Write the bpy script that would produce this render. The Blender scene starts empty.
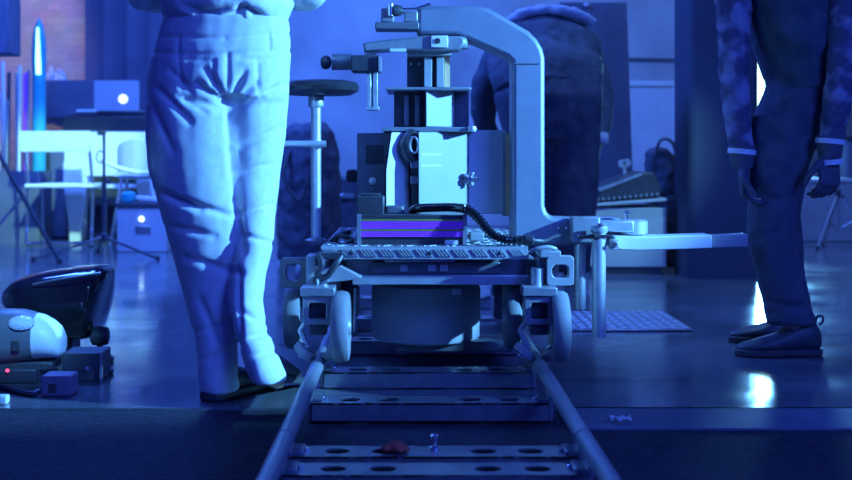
import bpy, bmesh, math, random
from math import sin, cos, pi, radians, exp
from mathutils import Vector, Matrix, noise
random.seed(11)
S = bpy.context.scene
COL = S.collection
F, CX, CY, H = 1200.0, 411.0, 154.0, 0.68      # focal length in pixels, vanishing point, lens height

def W(px, py, D):
    return Vector(((px - CX) * D / F, D, H - (py - CY) * D / F))
def G(px, D, z=0.0):
    return Vector(((px - CX) * D / F, D, z))

# ------------------------------------------------------------------ materials
def mat(name, base, rough=.5, metal=0., var=.12, nscale=14., bump=.0, bscale=60., emit=None, estr=0., coat=0., spec=.5, trans=0.):
    m = bpy.data.materials.new(name); m.use_nodes = True
    nt = m.node_tree; b = nt.nodes['Principled BSDF']
    tc = nt.nodes.new('ShaderNodeTexCoord')
    nz = nt.nodes.new('ShaderNodeTexNoise'); nz.inputs['Scale'].default_value = nscale; nz.inputs['Detail'].default_value = 4
    nt.links.new(tc.outputs['Object'], nz.inputs['Vector'])
    rp = nt.nodes.new('ShaderNodeValToRGB')
    rp.color_ramp.elements[0].position = .3; rp.color_ramp.elements[1].position = .7
    rp.color_ramp.elements[0].color = tuple(c * (1 - var) for c in base) + (1,)
    rp.color_ramp.elements[1].color = tuple(min(1, c * (1 + var)) for c in base) + (1,)
    nt.links.new(nz.outputs['Fac'], rp.inputs['Fac'])
    nt.links.new(rp.outputs['Color'], b.inputs['Base Color'])
    b.inputs['Roughness'].default_value = rough; b.inputs['Metallic'].default_value = metal
    b.inputs['Specular IOR Level'].default_value = spec
    b.inputs['Coat Weight'].default_value = coat
    b.inputs['Transmission Weight'].default_value = trans
    if bump:
        n2 = nt.nodes.new('ShaderNodeTexNoise'); n2.inputs['Scale'].default_value = bscale; n2.inputs['Detail'].default_value = 3
        nt.links.new(tc.outputs['Object'], n2.inputs['Vector'])
        bp = nt.nodes.new('ShaderNodeBump'); bp.inputs['Strength'].default_value = bump; bp.inputs['Distance'].default_value = .01
        nt.links.new(n2.outputs['Fac'], bp.inputs['Height']); nt.links.new(bp.outputs['Normal'], b.inputs['Normal'])
    if emit:
        b.inputs['Emission Color'].default_value = tuple(emit) + (1,); b.inputs['Emission Strength'].default_value = estr
    return m

M = {
 'alu':    mat('brushed_aluminium', (.62,.63,.65), .38, .55, .08, 30, .05, 180),
 'alu2':   mat('grey_anodised_metal', (.34,.35,.38), .42, .45, .10, 20, .04, 120),
 'paint':  mat('pale_painted_metal', (.37,.38,.39), .45, .0, .05, 12, .03, 90),
 'armp':   mat('grey_arm_paint', (.27,.29,.36), .45, .3, .06, 20, .03, 120),
 'dark':   mat('dark_painted_metal', (.07,.075,.09), .45, .2, .2, 18, .05, 90),
 'dgrey':  mat('slate_painted_metal', (.17,.175,.20), .45, .25, .12, 18, .05, 90),
 'chrome': mat('polished_steel', (.78,.78,.80), .16, .95, .05, 12),
 'steel':  mat('worn_steel', (.42,.43,.46), .34, .75, .15, 25, .08, 120),
 'rubber': mat('grey_rubber', (.25,.255,.28), .62, 0, .12, 25, .1, 120),
 'black':  mat('black_plastic', (.05,.05,.06), .4, 0, .2, 20, .05, 80),
 'gloss':  mat('gloss_black_plastic', (.012,.012,.016), .12, 0, .2, 10, coat=.6),
 'leather':mat('black_leather', (.03,.03,.04), .35, 0, .2, 40, .15, 160),
 'orange': mat('orange_strip', (1.0,.62,.32), .5, 0, .05, 20),  # even orange tone for the narrow edge strips
 'violet': mat('violet_finish', (.85,.10,1.0), .4, 0, .08, 20),
 'olive':  mat('olive_fin', (.35,.42,.10), .5, 0, .1, 20),
 'denim':  mat('pale_denim', (.66,.67,.70), .85, 0, .08, 55, .12, 330, spec=.2),
 'shirt':  mat('pale_shirt_cloth', (.64,.65,.68), .85, 0, .06, 20, .2, 90, spec=.2),
 'dcloth': mat('dark_cloth', (.09,.092,.12), .9, 0, .25, 25, .25, 120, spec=.15),
 'jacket': mat('navy_jacket_cloth', (.09,.10,.125), .85, 0, .25, 16, .3, 70, spec=.2),
 'trouser':mat('dark_trouser_cloth', (.10,.10,.13), .85, 0, .2, 20, .25, 110, spec=.2),
 'shoe':   mat('dark_shoe_leather', (.06,.06,.07), .5, 0, .2, 30, .15, 120),
 'sole':   mat('rubber_sole', (.05,.05,.055), .6, 0, .15, 30),
 'glove':  mat('dark_glove_fabric', (.10,.10,.13), .7, 0, .2, 40, .2, 160),
 'band':   mat('pale_reflective_band', (.8,.8,.82), .4, 0, .05, 30),
 'skin':   mat('skin', (.55,.36,.27), .55, 0, .08, 30, .05, 150),
 'hair':   mat('dark_hair', (.03,.022,.018), .5, 0, .3, 60, .4, 200),
 'white':  mat('white_plastic', (.78,.79,.80), .45, 0, .04, 10, .02, 60),
 'wcloth': mat('white_canvas', (.75,.76,.78), .85, 0, .05, 30, .15, 200),
 'grey':   mat('grey_plastic', (.30,.31,.33), .5, 0, .1, 12, .05, 60),
 'lgrey':  mat('light_grey_laminate', (.50,.51,.53), .5, 0, .06, 12, .03, 60),
 'navy':   mat('dark_blue_board', (.13,.14,.20), .7, 0, .15, 5, .05, 30),
 'carpet': mat('black_rubber_matting', (.045,.048,.058), .9, 0, .3, 60, .3, 300, spec=.1),
 'wall':   mat('stained_plaster', (.40,.41,.42), .9, 0, .22, 1.6, .15, 25, spec=.1),
 'trim':   mat('pale_trim_paint', (.6,.62,.6), .6, 0, .06, 8),
 'curtain':mat('dark_curtain', (.12,.12,.18), .9, 0, .15, 3, .2, 20, spec=.1),
 'foil':   mat('crumpled_plastic_film', (.55,.60,.65), .2, .1, .1, 20, .5, 40),
 'teal':   mat('teal_plastic', (.05,.45,.50), .35, 0, .1, 20),
 'paper':  mat('white_paper', (.8,.8,.8), .8, 0, .04, 20),
 'red':    mat('rust_red_cloth', (.55,.10,.06), .9, 0, .2, 40, .3, 120),
 'screen': mat('laptop_lid_metal', (.52,.54,.58), .4, .3, .04, 10),
 'lens':   mat('clear_lens', (.75,.78,.8), .08, .2, .1, 60, .4, 90),
 'socket': mat('mauve_plastic', (.22,.16,.25), .5, 0, .1, 20),
 'apple':  mat('backlit_emblem', (.9,.95,1.), .4, emit=(.75,.92,1.), estr=1.6),
 'tubeglow': mat('lit_tube', (.8,.95,1.), .4, emit=(.30,.95,1.), estr=3.2),
 'lamp':   mat('lamp_diffuser', (.9,.95,1.), .4, emit=(.42,.95,.80), estr=5.),
 'led':    mat('indicator_light', (.8,.9,1.), .4, emit=(.55,.9,1.), estr=4.),
 'redled': mat('red_indicator_light', (1.,.1,.2), .4, emit=(1.,.08,.2), estr=1.5),
}

def brick_mat():
    m = bpy.data.materials.new('whitewashed_brick'); m.use_nodes = True
    nt = m.node_tree; b = nt.nodes['Principled BSDF']
    tc = nt.nodes.new('ShaderNodeTexCoord'); mp = nt.nodes.new('ShaderNodeMapping')
    mp.inputs['Rotation'].default_value = (radians(90), 0, 0)
    nt.links.new(tc.outputs['Object'], mp.inputs['Vector'])
    br = nt.nodes.new('ShaderNodeTexBrick'); br.inputs['Scale'].default_value = 4.0
    br.inputs['Color1'].default_value = (.60,.47,.42,1); br.inputs['Color2'].default_value = (.50,.40,.37,1)
    br.inputs['Mortar'].default_value = (.42,.36,.34,1); br.inputs['Mortar Size'].default_value = .012
    nt.links.new(mp.outputs['Vector'], br.inputs['Vector'])
    nz = nt.nodes.new('ShaderNodeTexNoise'); nz.inputs['Scale'].default_value = 5; nz.inputs['Detail'].default_value = 6
    nt.links.new(tc.outputs['Object'], nz.inputs['Vector'])
    mx = nt.nodes.new('ShaderNodeMix'); mx.data_type = 'RGBA'; mx.blend_type = 'MULTIPLY'; mx.inputs[0].default_value = .55
    nt.links.new(br.outputs['Color'], mx.inputs[6]); nt.links.new(nz.outputs['Color'], mx.inputs[7])
    nt.links.new(mx.outputs[2], b.inputs['Base Color']); b.inputs['Roughness'].default_value = .9
    bp = nt.nodes.new('ShaderNodeBump'); bp.inputs['Strength'].default_value = .5; bp.inputs['Distance'].default_value = .02
    nt.links.new(nz.outputs['Fac'], bp.inputs['Height']); nt.links.new(bp.outputs['Normal'], b.inputs['Normal'])
    return m
M['brick'] = brick_mat()

def floor_mat():
    m = bpy.data.materials.new('sealed_concrete'); m.use_nodes = True
    nt = m.node_tree; b = nt.nodes['Principled BSDF']
    tc = nt.nodes.new('ShaderNodeTexCoord')
    def nz(scale, det=5, stretch=None):
        n = nt.nodes.new('ShaderNodeTexNoise'); n.inputs['Scale'].default_value = scale; n.inputs['Detail'].default_value = det
        src = tc.outputs['Object']
        if stretch:
            mp = nt.nodes.new('ShaderNodeMapping'); mp.inputs['Scale'].default_value = stretch
            nt.links.new(src, mp.inputs['Vector']); src = mp.outputs['Vector']
        nt.links.new(src, n.inputs['Vector']); return n
    a = nz(1.3, 6); rp = nt.nodes.new('ShaderNodeValToRGB')
    rp.color_ramp.elements[0].position = .35; rp.color_ramp.elements[1].position = .68
    rp.color_ramp.elements[0].color = (.10,.12,.13,1); rp.color_ramp.elements[1].color = (.22,.23,.24,1)
    nt.links.new(a.outputs['Fac'], rp.inputs['Fac'])
    # tile joints
    br = nt.nodes.new('ShaderNodeTexBrick'); br.offset = 0; br.inputs['Scale'].default_value = 1.0
    br.inputs['Brick Width'].default_value = 9.0; br.inputs['Row Height'].default_value = .9
    br.inputs['Mortar Size'].default_value = .006
    br.inputs['Color1'].default_value = (1,1,1,1); br.inputs['Color2'].default_value = (.85,.85,.85,1); br.inputs['Mortar'].default_value = (.25,.25,.25,1)
    nt.links.new(tc.outputs['Object'], br.inputs['Vector'])
    mx = nt.nodes.new('ShaderNodeMix'); mx.data_type = 'RGBA'; mx.blend_type = 'MULTIPLY'; mx.inputs[0].default_value = 1
    nt.links.new(rp.outputs['Color'], mx.inputs[6]); nt.links.new(br.outputs['Color'], mx.inputs[7])
    nt.links.new(mx.outputs[2], b.inputs['Base Color'])
    r = nz(3.0, 5); rr = nt.nodes.new('ShaderNodeMapRange')
    rr.inputs['From Min'].default_value = .3; rr.inputs['From Max'].default_value = .75
    rr.inputs['To Min'].default_value = .07; rr.inputs['To Max'].default_value = .26
    nt.links.new(r.outputs['Fac'], rr.inputs['Value']); nt.links.new(rr.outputs['Result'], b.inputs['Roughness'])
    b.inputs['Specular IOR Level'].default_value = 1.0
    c = nz(5.0, 3); bp = nt.nodes.new('ShaderNodeBump'); bp.inputs['Strength'].default_value = .12; bp.inputs['Distance'].default_value = .012
    nt.links.new(c.outputs['Fac'], bp.inputs['Height']); nt.links.new(bp.outputs['Normal'], b.inputs['Normal'])
    return m
M['floor'] = floor_mat()

def print_mat():
    """dark printed sleeve cloth with a paler broken check"""
    m = bpy.data.materials.new('printed_sleeve_cloth'); m.use_nodes = True
    nt = m.node_tree; b = nt.nodes['Principled BSDF']; tc = nt.nodes.new('ShaderNodeTexCoord')
    n = nt.nodes.new('ShaderNodeTexNoise'); n.inputs['Scale'].default_value = 13; n.inputs['Detail'].default_value = 2
    nt.links.new(tc.outputs['Object'], n.inputs['Vector'])
    rp = nt.nodes.new('ShaderNodeValToRGB'); rp.color_ramp.elements[0].position = .48; rp.color_ramp.elements[1].position = .62
    rp.color_ramp.elements[0].color = (.12,.10,.16,1); rp.color_ramp.elements[1].color = (.33,.29,.40,1)
    nt.links.new(n.outputs['Fac'], rp.inputs['Fac']); nt.links.new(rp.outputs['Color'], b.inputs['Base Color'])
    b.inputs['Roughness'].default_value = .8; b.inputs['Specular IOR Level'].default_value = .2
    return m
M['print'] = print_mat()

# ------------------------------------------------------------------ mesh builder
class MB:
    def __init__(s): s.bm = bmesh.new()
    def box(s, c, size, rot=None):
        c = Vector(c); r = rot or Matrix.Identity(3); h = [x / 2 for x in size]
        v = [s.bm.verts.new(c + r @ Vector((i*h[0], j*h[1], k*h[2]))) for i in (-1,1) for j in (-1,1) for k in (-1,1)]
        for f in ((0,1,3,2),(4,6,7,5),(0,4,5,1),(2,3,7,6),(0,2,6,4),(1,5,7,3)): s.bm.faces.new([v[i] for i in f])
        return s
    def pbox(s, x0, y0, x1, y1, D0, D1):
        a = W(x0, y0, D0); b = W(x1, y1, D0)
        return s.box(((a.x+b.x)/2, (D0+D1)/2, (a.z+b.z)/2), (abs(b.x-a.x), abs(D1-D0), abs(a.z-b.z)))
    def loft(s, rings, cap=True, close=False):
        R = [[s.bm.verts.new(p) for p in r] for r in rings]; n = len(R[0])
        pairs = list(zip(R, R[1:])) + ([(R[-1], R[0])] if close else [])
        for a, b in pairs:
            for i in range(n): s.bm.faces.new((a[i], a[(i+1)%n], b[(i+1)%n], b[i]))
        if cap and not close:
            s.bm.faces.new(list(reversed(R[0]))); s.bm.faces.new(R[-1])
        return s
    def tube(s, pts, rad, n=12, flat=1., ref=None, close=False):
        pts = [Vector(p) for p in pts]; m = len(pts)
        rad = list(rad) if isinstance(rad, list) else [rad]*m
        rings = []; u = None
        for i, p in enumerate(pts):
            a = pts[(i-1)%m] if (i > 0 or close) else p; b = pts[(i+1)%m] if (i < m-1 or close) else p
            t = (b - a).normalized()
            if u is None:
                u = Vector(ref) if ref else (Vector((0,0,1)) if abs(t.z) < .9 else Vector((1,0,0)))
            u = (u - t*u.dot(t)).normalized(); v = t.cross(u)
            r = rad[i]; ru, rv = (r if isinstance(r, tuple) else (r, r*flat))
            rings.append([p + u*ru*cos(2*pi*k/n) + v*rv*sin(2*pi*k/n) for k in range(n)])
        return s.loft(rings, close=close)
    def cyl(s, a, b, r, r2=None, n=20): return s.tube([a, b], [r, r if r2 is None else r2], n)
    def lathe(s, prof, origin, axis=(0,0,1), n=28):
        """profile of (radius, height) along axis"""
        o = Vector(origin); t = Vector(axis).normalized()
        u = (Vector((0,0,1)) if abs(t.z) < .9 else Vector((1,0,0))); u = (u - t*u.dot(t)).normalized(); v = t.cross(u)
        return s.loft([[o + t*h + u*max(r,1e-4)*cos(2*pi*k/n) + v*max(r,1e-4)*sin(2*pi*k/n) for k in range(n)] for r, h in prof])
    def prism(s, pts, d):
        """closed outline pts (Vectors) extruded by vector d"""
        d = Vector(d); return s.loft([list(pts), [p + d for p in pts]])
    def pprism(s, px, D0, D1): return s.prism([W(x, y, D0) for x, y in px], (0, D1-D0, 0))
    def frame(s, outer, inner, d):
        """plate with a hole; outer and inner loops of equal length, thickness vector d"""
        d = Vector(d)
        return s.loft([outer, [p+d for p in outer], [p+d for p in inner], inner], close=True)
    def build(s, name, m, parent=None, bev=0., seg=2, smooth=True, angle=40, loc=None, sub=0):
        bmesh.ops.remove_doubles(s.bm, verts=s.bm.verts, dist=1e-6)
        bmesh.ops.recalc_face_normals(s.bm, faces=s.bm.faces)
        me = bpy.data.meshes.new(name)
        o = bpy.data.objects.new(name, me); COL.objects.link(o)
        base = Vector(loc) if loc is not None else Vector((0,0,0))
        if parent is not None:
            o.parent = parent; base = ORG.get(parent.name, Vector((0,0,0)))
        else: o.location = base
        ORG[o.name] = base
        bmesh.ops.translate(s.bm, verts=s.bm.verts, vec=-base)
        s.bm.to_mesh(me); s.bm.free()
        me.materials.append(m)
        if smooth:
            me.shade_smooth()
            me.set_sharp_from_angle(angle=radians(angle))
        if bev:
            b = o.modifiers.new('bevel', 'BEVEL'); b.width = bev; b.segments = seg; b.limit_method = 'ANGLE'; b.angle_limit = radians(35)
            b.harden_normals = False
        if sub:
            b = o.modifiers.new('subdivision', 'SUBSURF'); b.levels = sub; b.render_levels = sub
        return o
ORG = {}

def tag(o, label=None, cat=None, group=None, kind=None):
    if label: o['label'] = label
    if cat: o['category'] = cat
    if group: o['group'] = group
    if kind: o['kind'] = kind
    return o
def thing(name, label, cat, loc=(0,0,0), group=None):
    o = bpy.data.objects.new(name, None); COL.objects.link(o); o.location = loc
    o.empty_display_size = .1
    ORG[o.name] = Vector(loc)
    return tag(o, label, cat, group)
def copy_tree(o, parent=None):
    c = o.copy(); COL.objects.link(c); ORG[c.name] = ORG[o.name]
    if parent: c.parent = parent
    for ch in list(o.children): copy_tree(ch, c)
    return c
def struct(name, mb, m, **k): return tag(mb.build(name, m, **k), kind='structure')
def spline(pts, n=8):
    P = [Vector(p) for p in pts]; out = []
    for i in range(len(P)-1):
        p0 = P[max(i-1,0)]; p1 = P[i]; p2 = P[i+1]; p3 = P[min(i+2, len(P)-1)]
        for k in range(n):
            t = k/n
            out.append(.5*((2*p1) + (p2-p0)*t + (2*p0-5*p1+4*p2-p3)*t*t + (3*p1-p0-3*p2+p3)*t**3))
    return out + [P[-1]]
def rrect(cx, cz, w, h, r, y, n=6):
    pts = []
    for sx, sz, a0 in ((1,1,0),(-1,1,90),(-1,-1,180),(1,-1,270)):
        for k in range(n):
            a = radians(a0 + 90*k/(n-1))
            pts.append(Vector((cx + sx*(w/2-r) + r*cos(a), y, cz + sz*(h/2-r) + r*sin(a))))
    return pts

# ================================================================== SETTING
mb = MB(); mb.box((2, 9.55, -.02), (18, 12.66+.02, .04)); struct('floor', mb, M['floor'])
# near matting in front of the sealed floor
mb = MB()
yl, yr = 3.222, 2.97
pts = [Vector((-4, -1, -.04)), Vector((5, -1, -.04)), Vector((5, 3.222, -.04)), Vector((-4, 3.222, -.04))]
mb.prism(pts, (0,0,.034)); struct('floor_front', mb, M['carpet'])
mb = MB(); mb.box((2.19, 3.10, -.004), (3.6, .25, .008)); struct('trim_1', mb, M['navy'], bev=.003)

xb = (85-CX)*10.5/F
mb = MB(); mb.box(((xb-7)/2, 10.6, 2.1), (xb+7, .2, 4.2)); struct('wall_brick', mb, M['brick'])
x2 = (712-CX)*10.5/F
mb = MB(); mb.box(((xb+x2)/2, 10.6, 2.1), (x2-xb, .2, 4.2)); struct('wall_back', mb, M['wall'])
mb = MB(); mb.box((x2-.1, 13.3, 2.1), (.2, 5.2, 4.2)); struct('wall_return', mb, M['wall'])
mb = MB(); mb.box((6.4, 15.9, 2.1), (8, .2, 4.2)); struct('wall_far', mb, M['wall'])
mb = MB(); mb.box((-7.1, 7, 2.1), (.2, 8.5, 4.2)); struct('wall_left', mb, M['wall'])
mb = MB(); mb.box((9.0, 9, 2.1), (.2, 14, 4.2)); struct('wall_right', mb, M['wall'])
# doorway panel with pale trim, conduit
Dw = 10.5
mb = MB(); mb.pbox(610, 84, 676, 228, Dw-.03, Dw); struct('door_1', mb, M['lgrey'], bev=.004)
mb = MB(); mb.pbox(606, 81, 679, 86, Dw-.05, Dw); mb.pbox(674, 81, 679, 228, Dw-.05, Dw); struct('trim_2', mb, M['trim'], bev=.004)
mb = MB(); mb.cyl(W(575, 56, Dw-.03), W(712, 58, Dw-.03), .02); struct('trim_3', mb, M['wall'])
mb = MB(); mb.pbox(285, 226, 712, 233, Dw-.02, Dw); struct('baseboard_back', mb, M['navy'])
# round-edged square pillar
Dp = 6.5
mb = MB(); cxp = (724-CX)*Dp/F
mb.prism([Vector((p.x, Dp + .19 + p.z, 0)) for p in rrect(cxp, 0, .39, .38, .05, 0)], (0,0,3.6))
struct('wall_pillar', mb, mat('blue_painted_pillar', (.065,.07,.11), .6, 0, .15, 3, .1, 20))

# ================================================================== CAMERA TRACK (two sections)
def hole_cell(mb, cx, y0, y1, w, zt, r, n=24):
    cy = (y0+y1)/2; h = (y1-y0)/2
    outer, inner = [], []
    for k in range(n):
        a = 2*pi*k/n + pi/n; c, s_ = cos(a), sin(a); q = 1/max(abs(c), abs(s_))
        outer.append(Vector((cx + c*q*w/2, cy + s_*q*h, zt))); inner.append(Vector((cx + c*r, cy + s_*r*.85, zt)))
    mb.frame(outer, inner, (0,0,-.004))
def sleeper(name, parent, y0, y1, zt=.048):
    q = XC
    mb = MB(); xs = [-.285, -.205, -.125, .125, .205, .285]
    for cx in (-.205, -.105, .105, .205): hole_cell(mb, cx+q, y0, y1, .075, zt, .027)
    e = [-.30, -.2425, -.1675, -.1425, -.0675, .0675, .1425, .1675, .2425, .30]
    for a, b in ((0,1),(2,3),(4,5),(6,7),(8,9)):
        mb.box(((e[a]+e[b])/2+q, (y0+y1)/2, zt-.002), (e[b]-e[a], y1-y0, .004))
    mb.box((q, y0+.002, zt-.022), (.60, .004, .044)); mb.box((q, y1-.002, zt-.022), (.60, .004, .044))
    o = mb.build(name, M['steel'], parent)
    for sx in (-1, 1):
        m2 = MB(); m2.box((q+sx*.307, (y0+y1)/2, .045), (.012, (y1-y0)*.8, .088)); m2.box((q+sx*.290, (y0+y1)/2, .052), (.030, (y1-y0)*.7, .008))
        m2.build('rail_clamp', M['steel'], o, bev=.002)
        m3 = MB(); m3.lathe([(.007,0),(.007,.006),(.004,.008)], (q+sx*.27, (y0+y1)/2, zt)); m3.build('bolt', M['chrome'], o)
    return o
RZ, RR = .092, .0185      # rail axis height, radius
XR, XC = .309, .049
def track(label, y0, y1, sl):
    t = thing('camera_track', label, 'dolly track', (0, (y0+y1)/2, 0))
    for sx in (-1, 1):
        mb = MB(); mb.tube([(XC+sx*XR, y0, RZ), (XC+sx*XR, y1, RZ)], RR, 24)
        mb.build('rail', M['alu2'], t)
    for a in sl: sleeper('sleeper', t, a, a+.10)
    return t
near = track('near steel dolly track section with perforated sleeper at the bottom edge', 1.2, 2.475, [1.55, 1.95, 2.36])
far = track('far dolly track section under the wheels with bare sleepers and upright pin', 2.485, 5.4, [2.503, 3.04, 3.47, 4.05, 4.6, 5.25])
mb = MB(); p = W(434, 443.5, 2.60); mb.lathe([(.011,0),(.011,.006),(.006,.01),(.006,.022),(.009,.024),(.009,.032),(.004,.035)], (p.x, 2.56, .048)); mb.build('locking_pin', M['chrome'], far)

# red rag on the sleeper, paper scrap
mb = MB(); rings = []
for i in range(7):
    t = i/6; x = -.064 + .062*t
    rings.append([Vector((x, 2.545 + (.026+.008*sin(i*2))*cos(a)*(.3+sin(pi*(t*.9+.05))), .050 + (.010+.005*sin(i*3))*(1+sin(a))*(.3+sin(pi*(t*.9+.05)))*.8)) for a in [2*pi*k/12 for k in range(12)]])
mb.loft(rings); tag(mb.build('rag', M['red'], sub=1, loc=(-.03,2.545,.048)), 'small crumpled rust-red rag lying on a track sleeper', 'rag')
mb = MB(); rings = []
for i in range(6):
    t = i/5; x = .505 + .05*t
    rings.append([Vector((x, 3.035 + .012*c + .006*sin(i*2.1), .012 + .006*sin(i*2.6+c) + .0015*d)) for c, d in ((-1,-1),(0,-1),(1,-1),(1,1),(0,1),(-1,1))])
mb.loft(rings); tag(mb.build('paper_scrap', M['paper'], loc=(.53,3.035,.008)), 'crumpled white paper scrap on the floor right of the near track', 'paper')

# tread plate on the floor at right
tp = thing('tread_plate', 'aluminium tread plate lying flat on the floor behind the dolly support posts', 'metal plate', (.8, 4.85, 0))
x0, x1, y0, y1 = .52, 1.08, 4.585, 5.12
mb = MB(); mb.box(((x0+x1)/2, (y0+y1)/2, .006), (x1-x0, y1-y0, .008)); mb.build('plate', M['steel'], tp, bev=.002)
mb = MB()
for i in range(14):
    for j in range(12):
        a = radians(38 if (i+j) % 2 else -52)
        r = Matrix.Rotation(a, 3, 'Z'); mb.box((x0+.025+i*.0392, y0+.025+j*.0435, .0115), (.034, .009, .004), r)
mb.build('raised_tread', M['white'], tp, bev=.001)

# ================================================================== DOLLY
DL = thing('camera_dolly', 'grey metal camera dolly with round seat and curved arm standing on the track', 'camera dolly', (0, 3.85, .11))
def P(name, mb, m, parent=DL, **k): return mb.build(name, M[m] if isinstance(m, str) else m, parent, **k)
# deck: tread-plate lip and top
deck = MB()
zt = W(0, 247, 3.42).z
deck.box(((321+528)/2*3.42/F - CX*3.42/F, 3.42+.46, zt-.006), ((528-321)*3.42/F, .92, .012))
deck.pbox(321, 247, 528, 259.5, 3.42, 3.432)
P('deck', deck, 'paint', bev=.002)
tr = MB()
for g in range(11):
    for k in range(4):
        x = 326 + g*18.6 + k*3.4
        c = W(x, 253, 3.42); tr.box((c.x, 3.419, c.z), (.004, .004, .027), Matrix.Rotation(radians(-42), 3, 'Y'))
for i in range(18):
    for j in range(16):
        tr.box((-.235 + i*.033, 3.46+j*.055, zt+.001), (.03, .006, .003), Matrix.Rotation(radians(45 if (i+j)%2 else -45), 3, 'Z'))
dk = [c for c in DL.children if c.name.startswith('deck')][0]
P('tread_pattern', tr, 'paint', dk)
mb = MB()
for x in (352, 430, 500): c = W(x, 253, 3.419); mb.lathe([(.006,0),(.006,.003),(.003,.005)], c, (0,-1,0), 12)
P('screw', mb, 'dark', dk)
# chassis
mb = MB(); mb.pbox(345, 259, 536, 277, 3.50, 4.28); P('chassis', mb, 'alu2', bev=.004)
mb = MB(); mb.pbox(372, 262, 500, 274, 3.47, 3.50); P('chassis_panel', mb, 'dgrey', bev=.003)
mb = MB(); mb.pbox(352, 275, 530, 285, 3.46, 3.54); P('cross_beam', mb, 'alu', bev=.003)
for xx in (404, 432, 444):
    mb = MB(); c = W(xx, 268, 3.47); mb.box(c, (.022, .012, .02)); P('terminal_block', mb, 'alu', bev=.002)
mb = MB(); mb.pbox(385, 259, 455, 262, 3.46, 3.5); P('name_rail', mb, 'alu', bev=.002)
# drum under the deck
c = G(426, 3.88, 0)
mb = MB(); mb.lathe([(.12,.075),(.170,.09),(.176,.10),(.176,.245),(.170,.262),(.12,.27)], c, n=40); P('reservoir_drum', mb, 'lgrey')
mb = MB(); mb.pbox(452, 289, 461, 295, 3.69, 3.72); P('drum_label', mb, 'white')
mb = MB(); mb.pbox(397, 342, 512, 352, 3.75, 4.2); P('skid_plate', mb, 'dgrey', bev=.004)
for x_ in (327.5, 527.5):  # side plates added to keep the key light off the drum
    mb = MB(); xx_ = (x_-CX)*3.46/F; mb.box((xx_, 3.86, .30), (.010, .78, .20)); P('shade_skirt', mb, 'dgrey', bev=.002)
# corner brackets
def bracket(x0, y0, x1, y1, D, m, hx0, hy0, hx1, hy1, name='corner_bracket'):
    a, b = W(x0,y0,D), W(x1,y1,D); c_, d_ = W(hx0,hy0,D), W(hx1,hy1,D)
    o = rrect((a.x+b.x)/2, (a.z+b.z)/2, b.x-a.x, a.z-b.z, .010, D); i = rrect((c_.x+d_.x)/2, (c_.z+d_.z)/2, d_.x-c_.x, c_.z-d_.z, .014, D)
    mb = MB(); mb.frame(o, i, (0,.035,0)); return P(name, mb, m, bev=.0025)
bracket(547, 256, 574, 286, 3.38, 'paint', 552, 265, 569, 278)
bracket(280, 258, 307, 288, 3.48, 'dgrey', 286, 264, 301, 281)
mb = MB(); mb.pbox(540, 251, 561, 258, 3.38, 3.5); mb.pbox(549, 262, 559, 276, 3.42, 3.46); P('bracket_block', mb, 'paint', bev=.003)
mb = MB(); mb.pbox(306, 256, 316, 289, 3.40, 3.5); P('side_upright', mb, 'paint', bev=.003)
mb = MB(); mb.pbox(538, 259, 547, 289, 3.42, 3.5); P('side_upright', mb, 'alu2', bev=.003)
# pale gusset left, dark latch
mb = MB(); mb.pprism([(313,284),(313,276),(326,270),(340,266),(362,278),(345,281)], 3.40, 3.46); P('gusset', mb, 'paint', bev=.002)
mb = MB(); mb.tube(spline([W(318,254,3.39), W(322,264,3.375), W(317,274,3.38), W(326,277,3.375), W(336,264,3.375), W(341,256,3.39)], 5), .009, 10); mb.pbox(318, 253, 342, 258, 3.38, 3.42); P('deck_latch', mb, 'dark', bev=.001)
mb = MB(); mb.tube(spline([W(530,252,3.40), W(536,249,3.39), W(548,247,3.39), W(556,249,3.40)], 5), .006, 10); P('deck_handle', mb, 'paint')
# axle post stubs
mb = MB(); mb.cyl(W(322, 276, 3.40), W(322, 292, 3.40), .018); P('kingpin', mb, 'chrome')
mb = MB(); mb.cyl(W(537, 268, 3.40), W(537, 290, 3.40), .018); P('kingpin', mb, 'alu')

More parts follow.
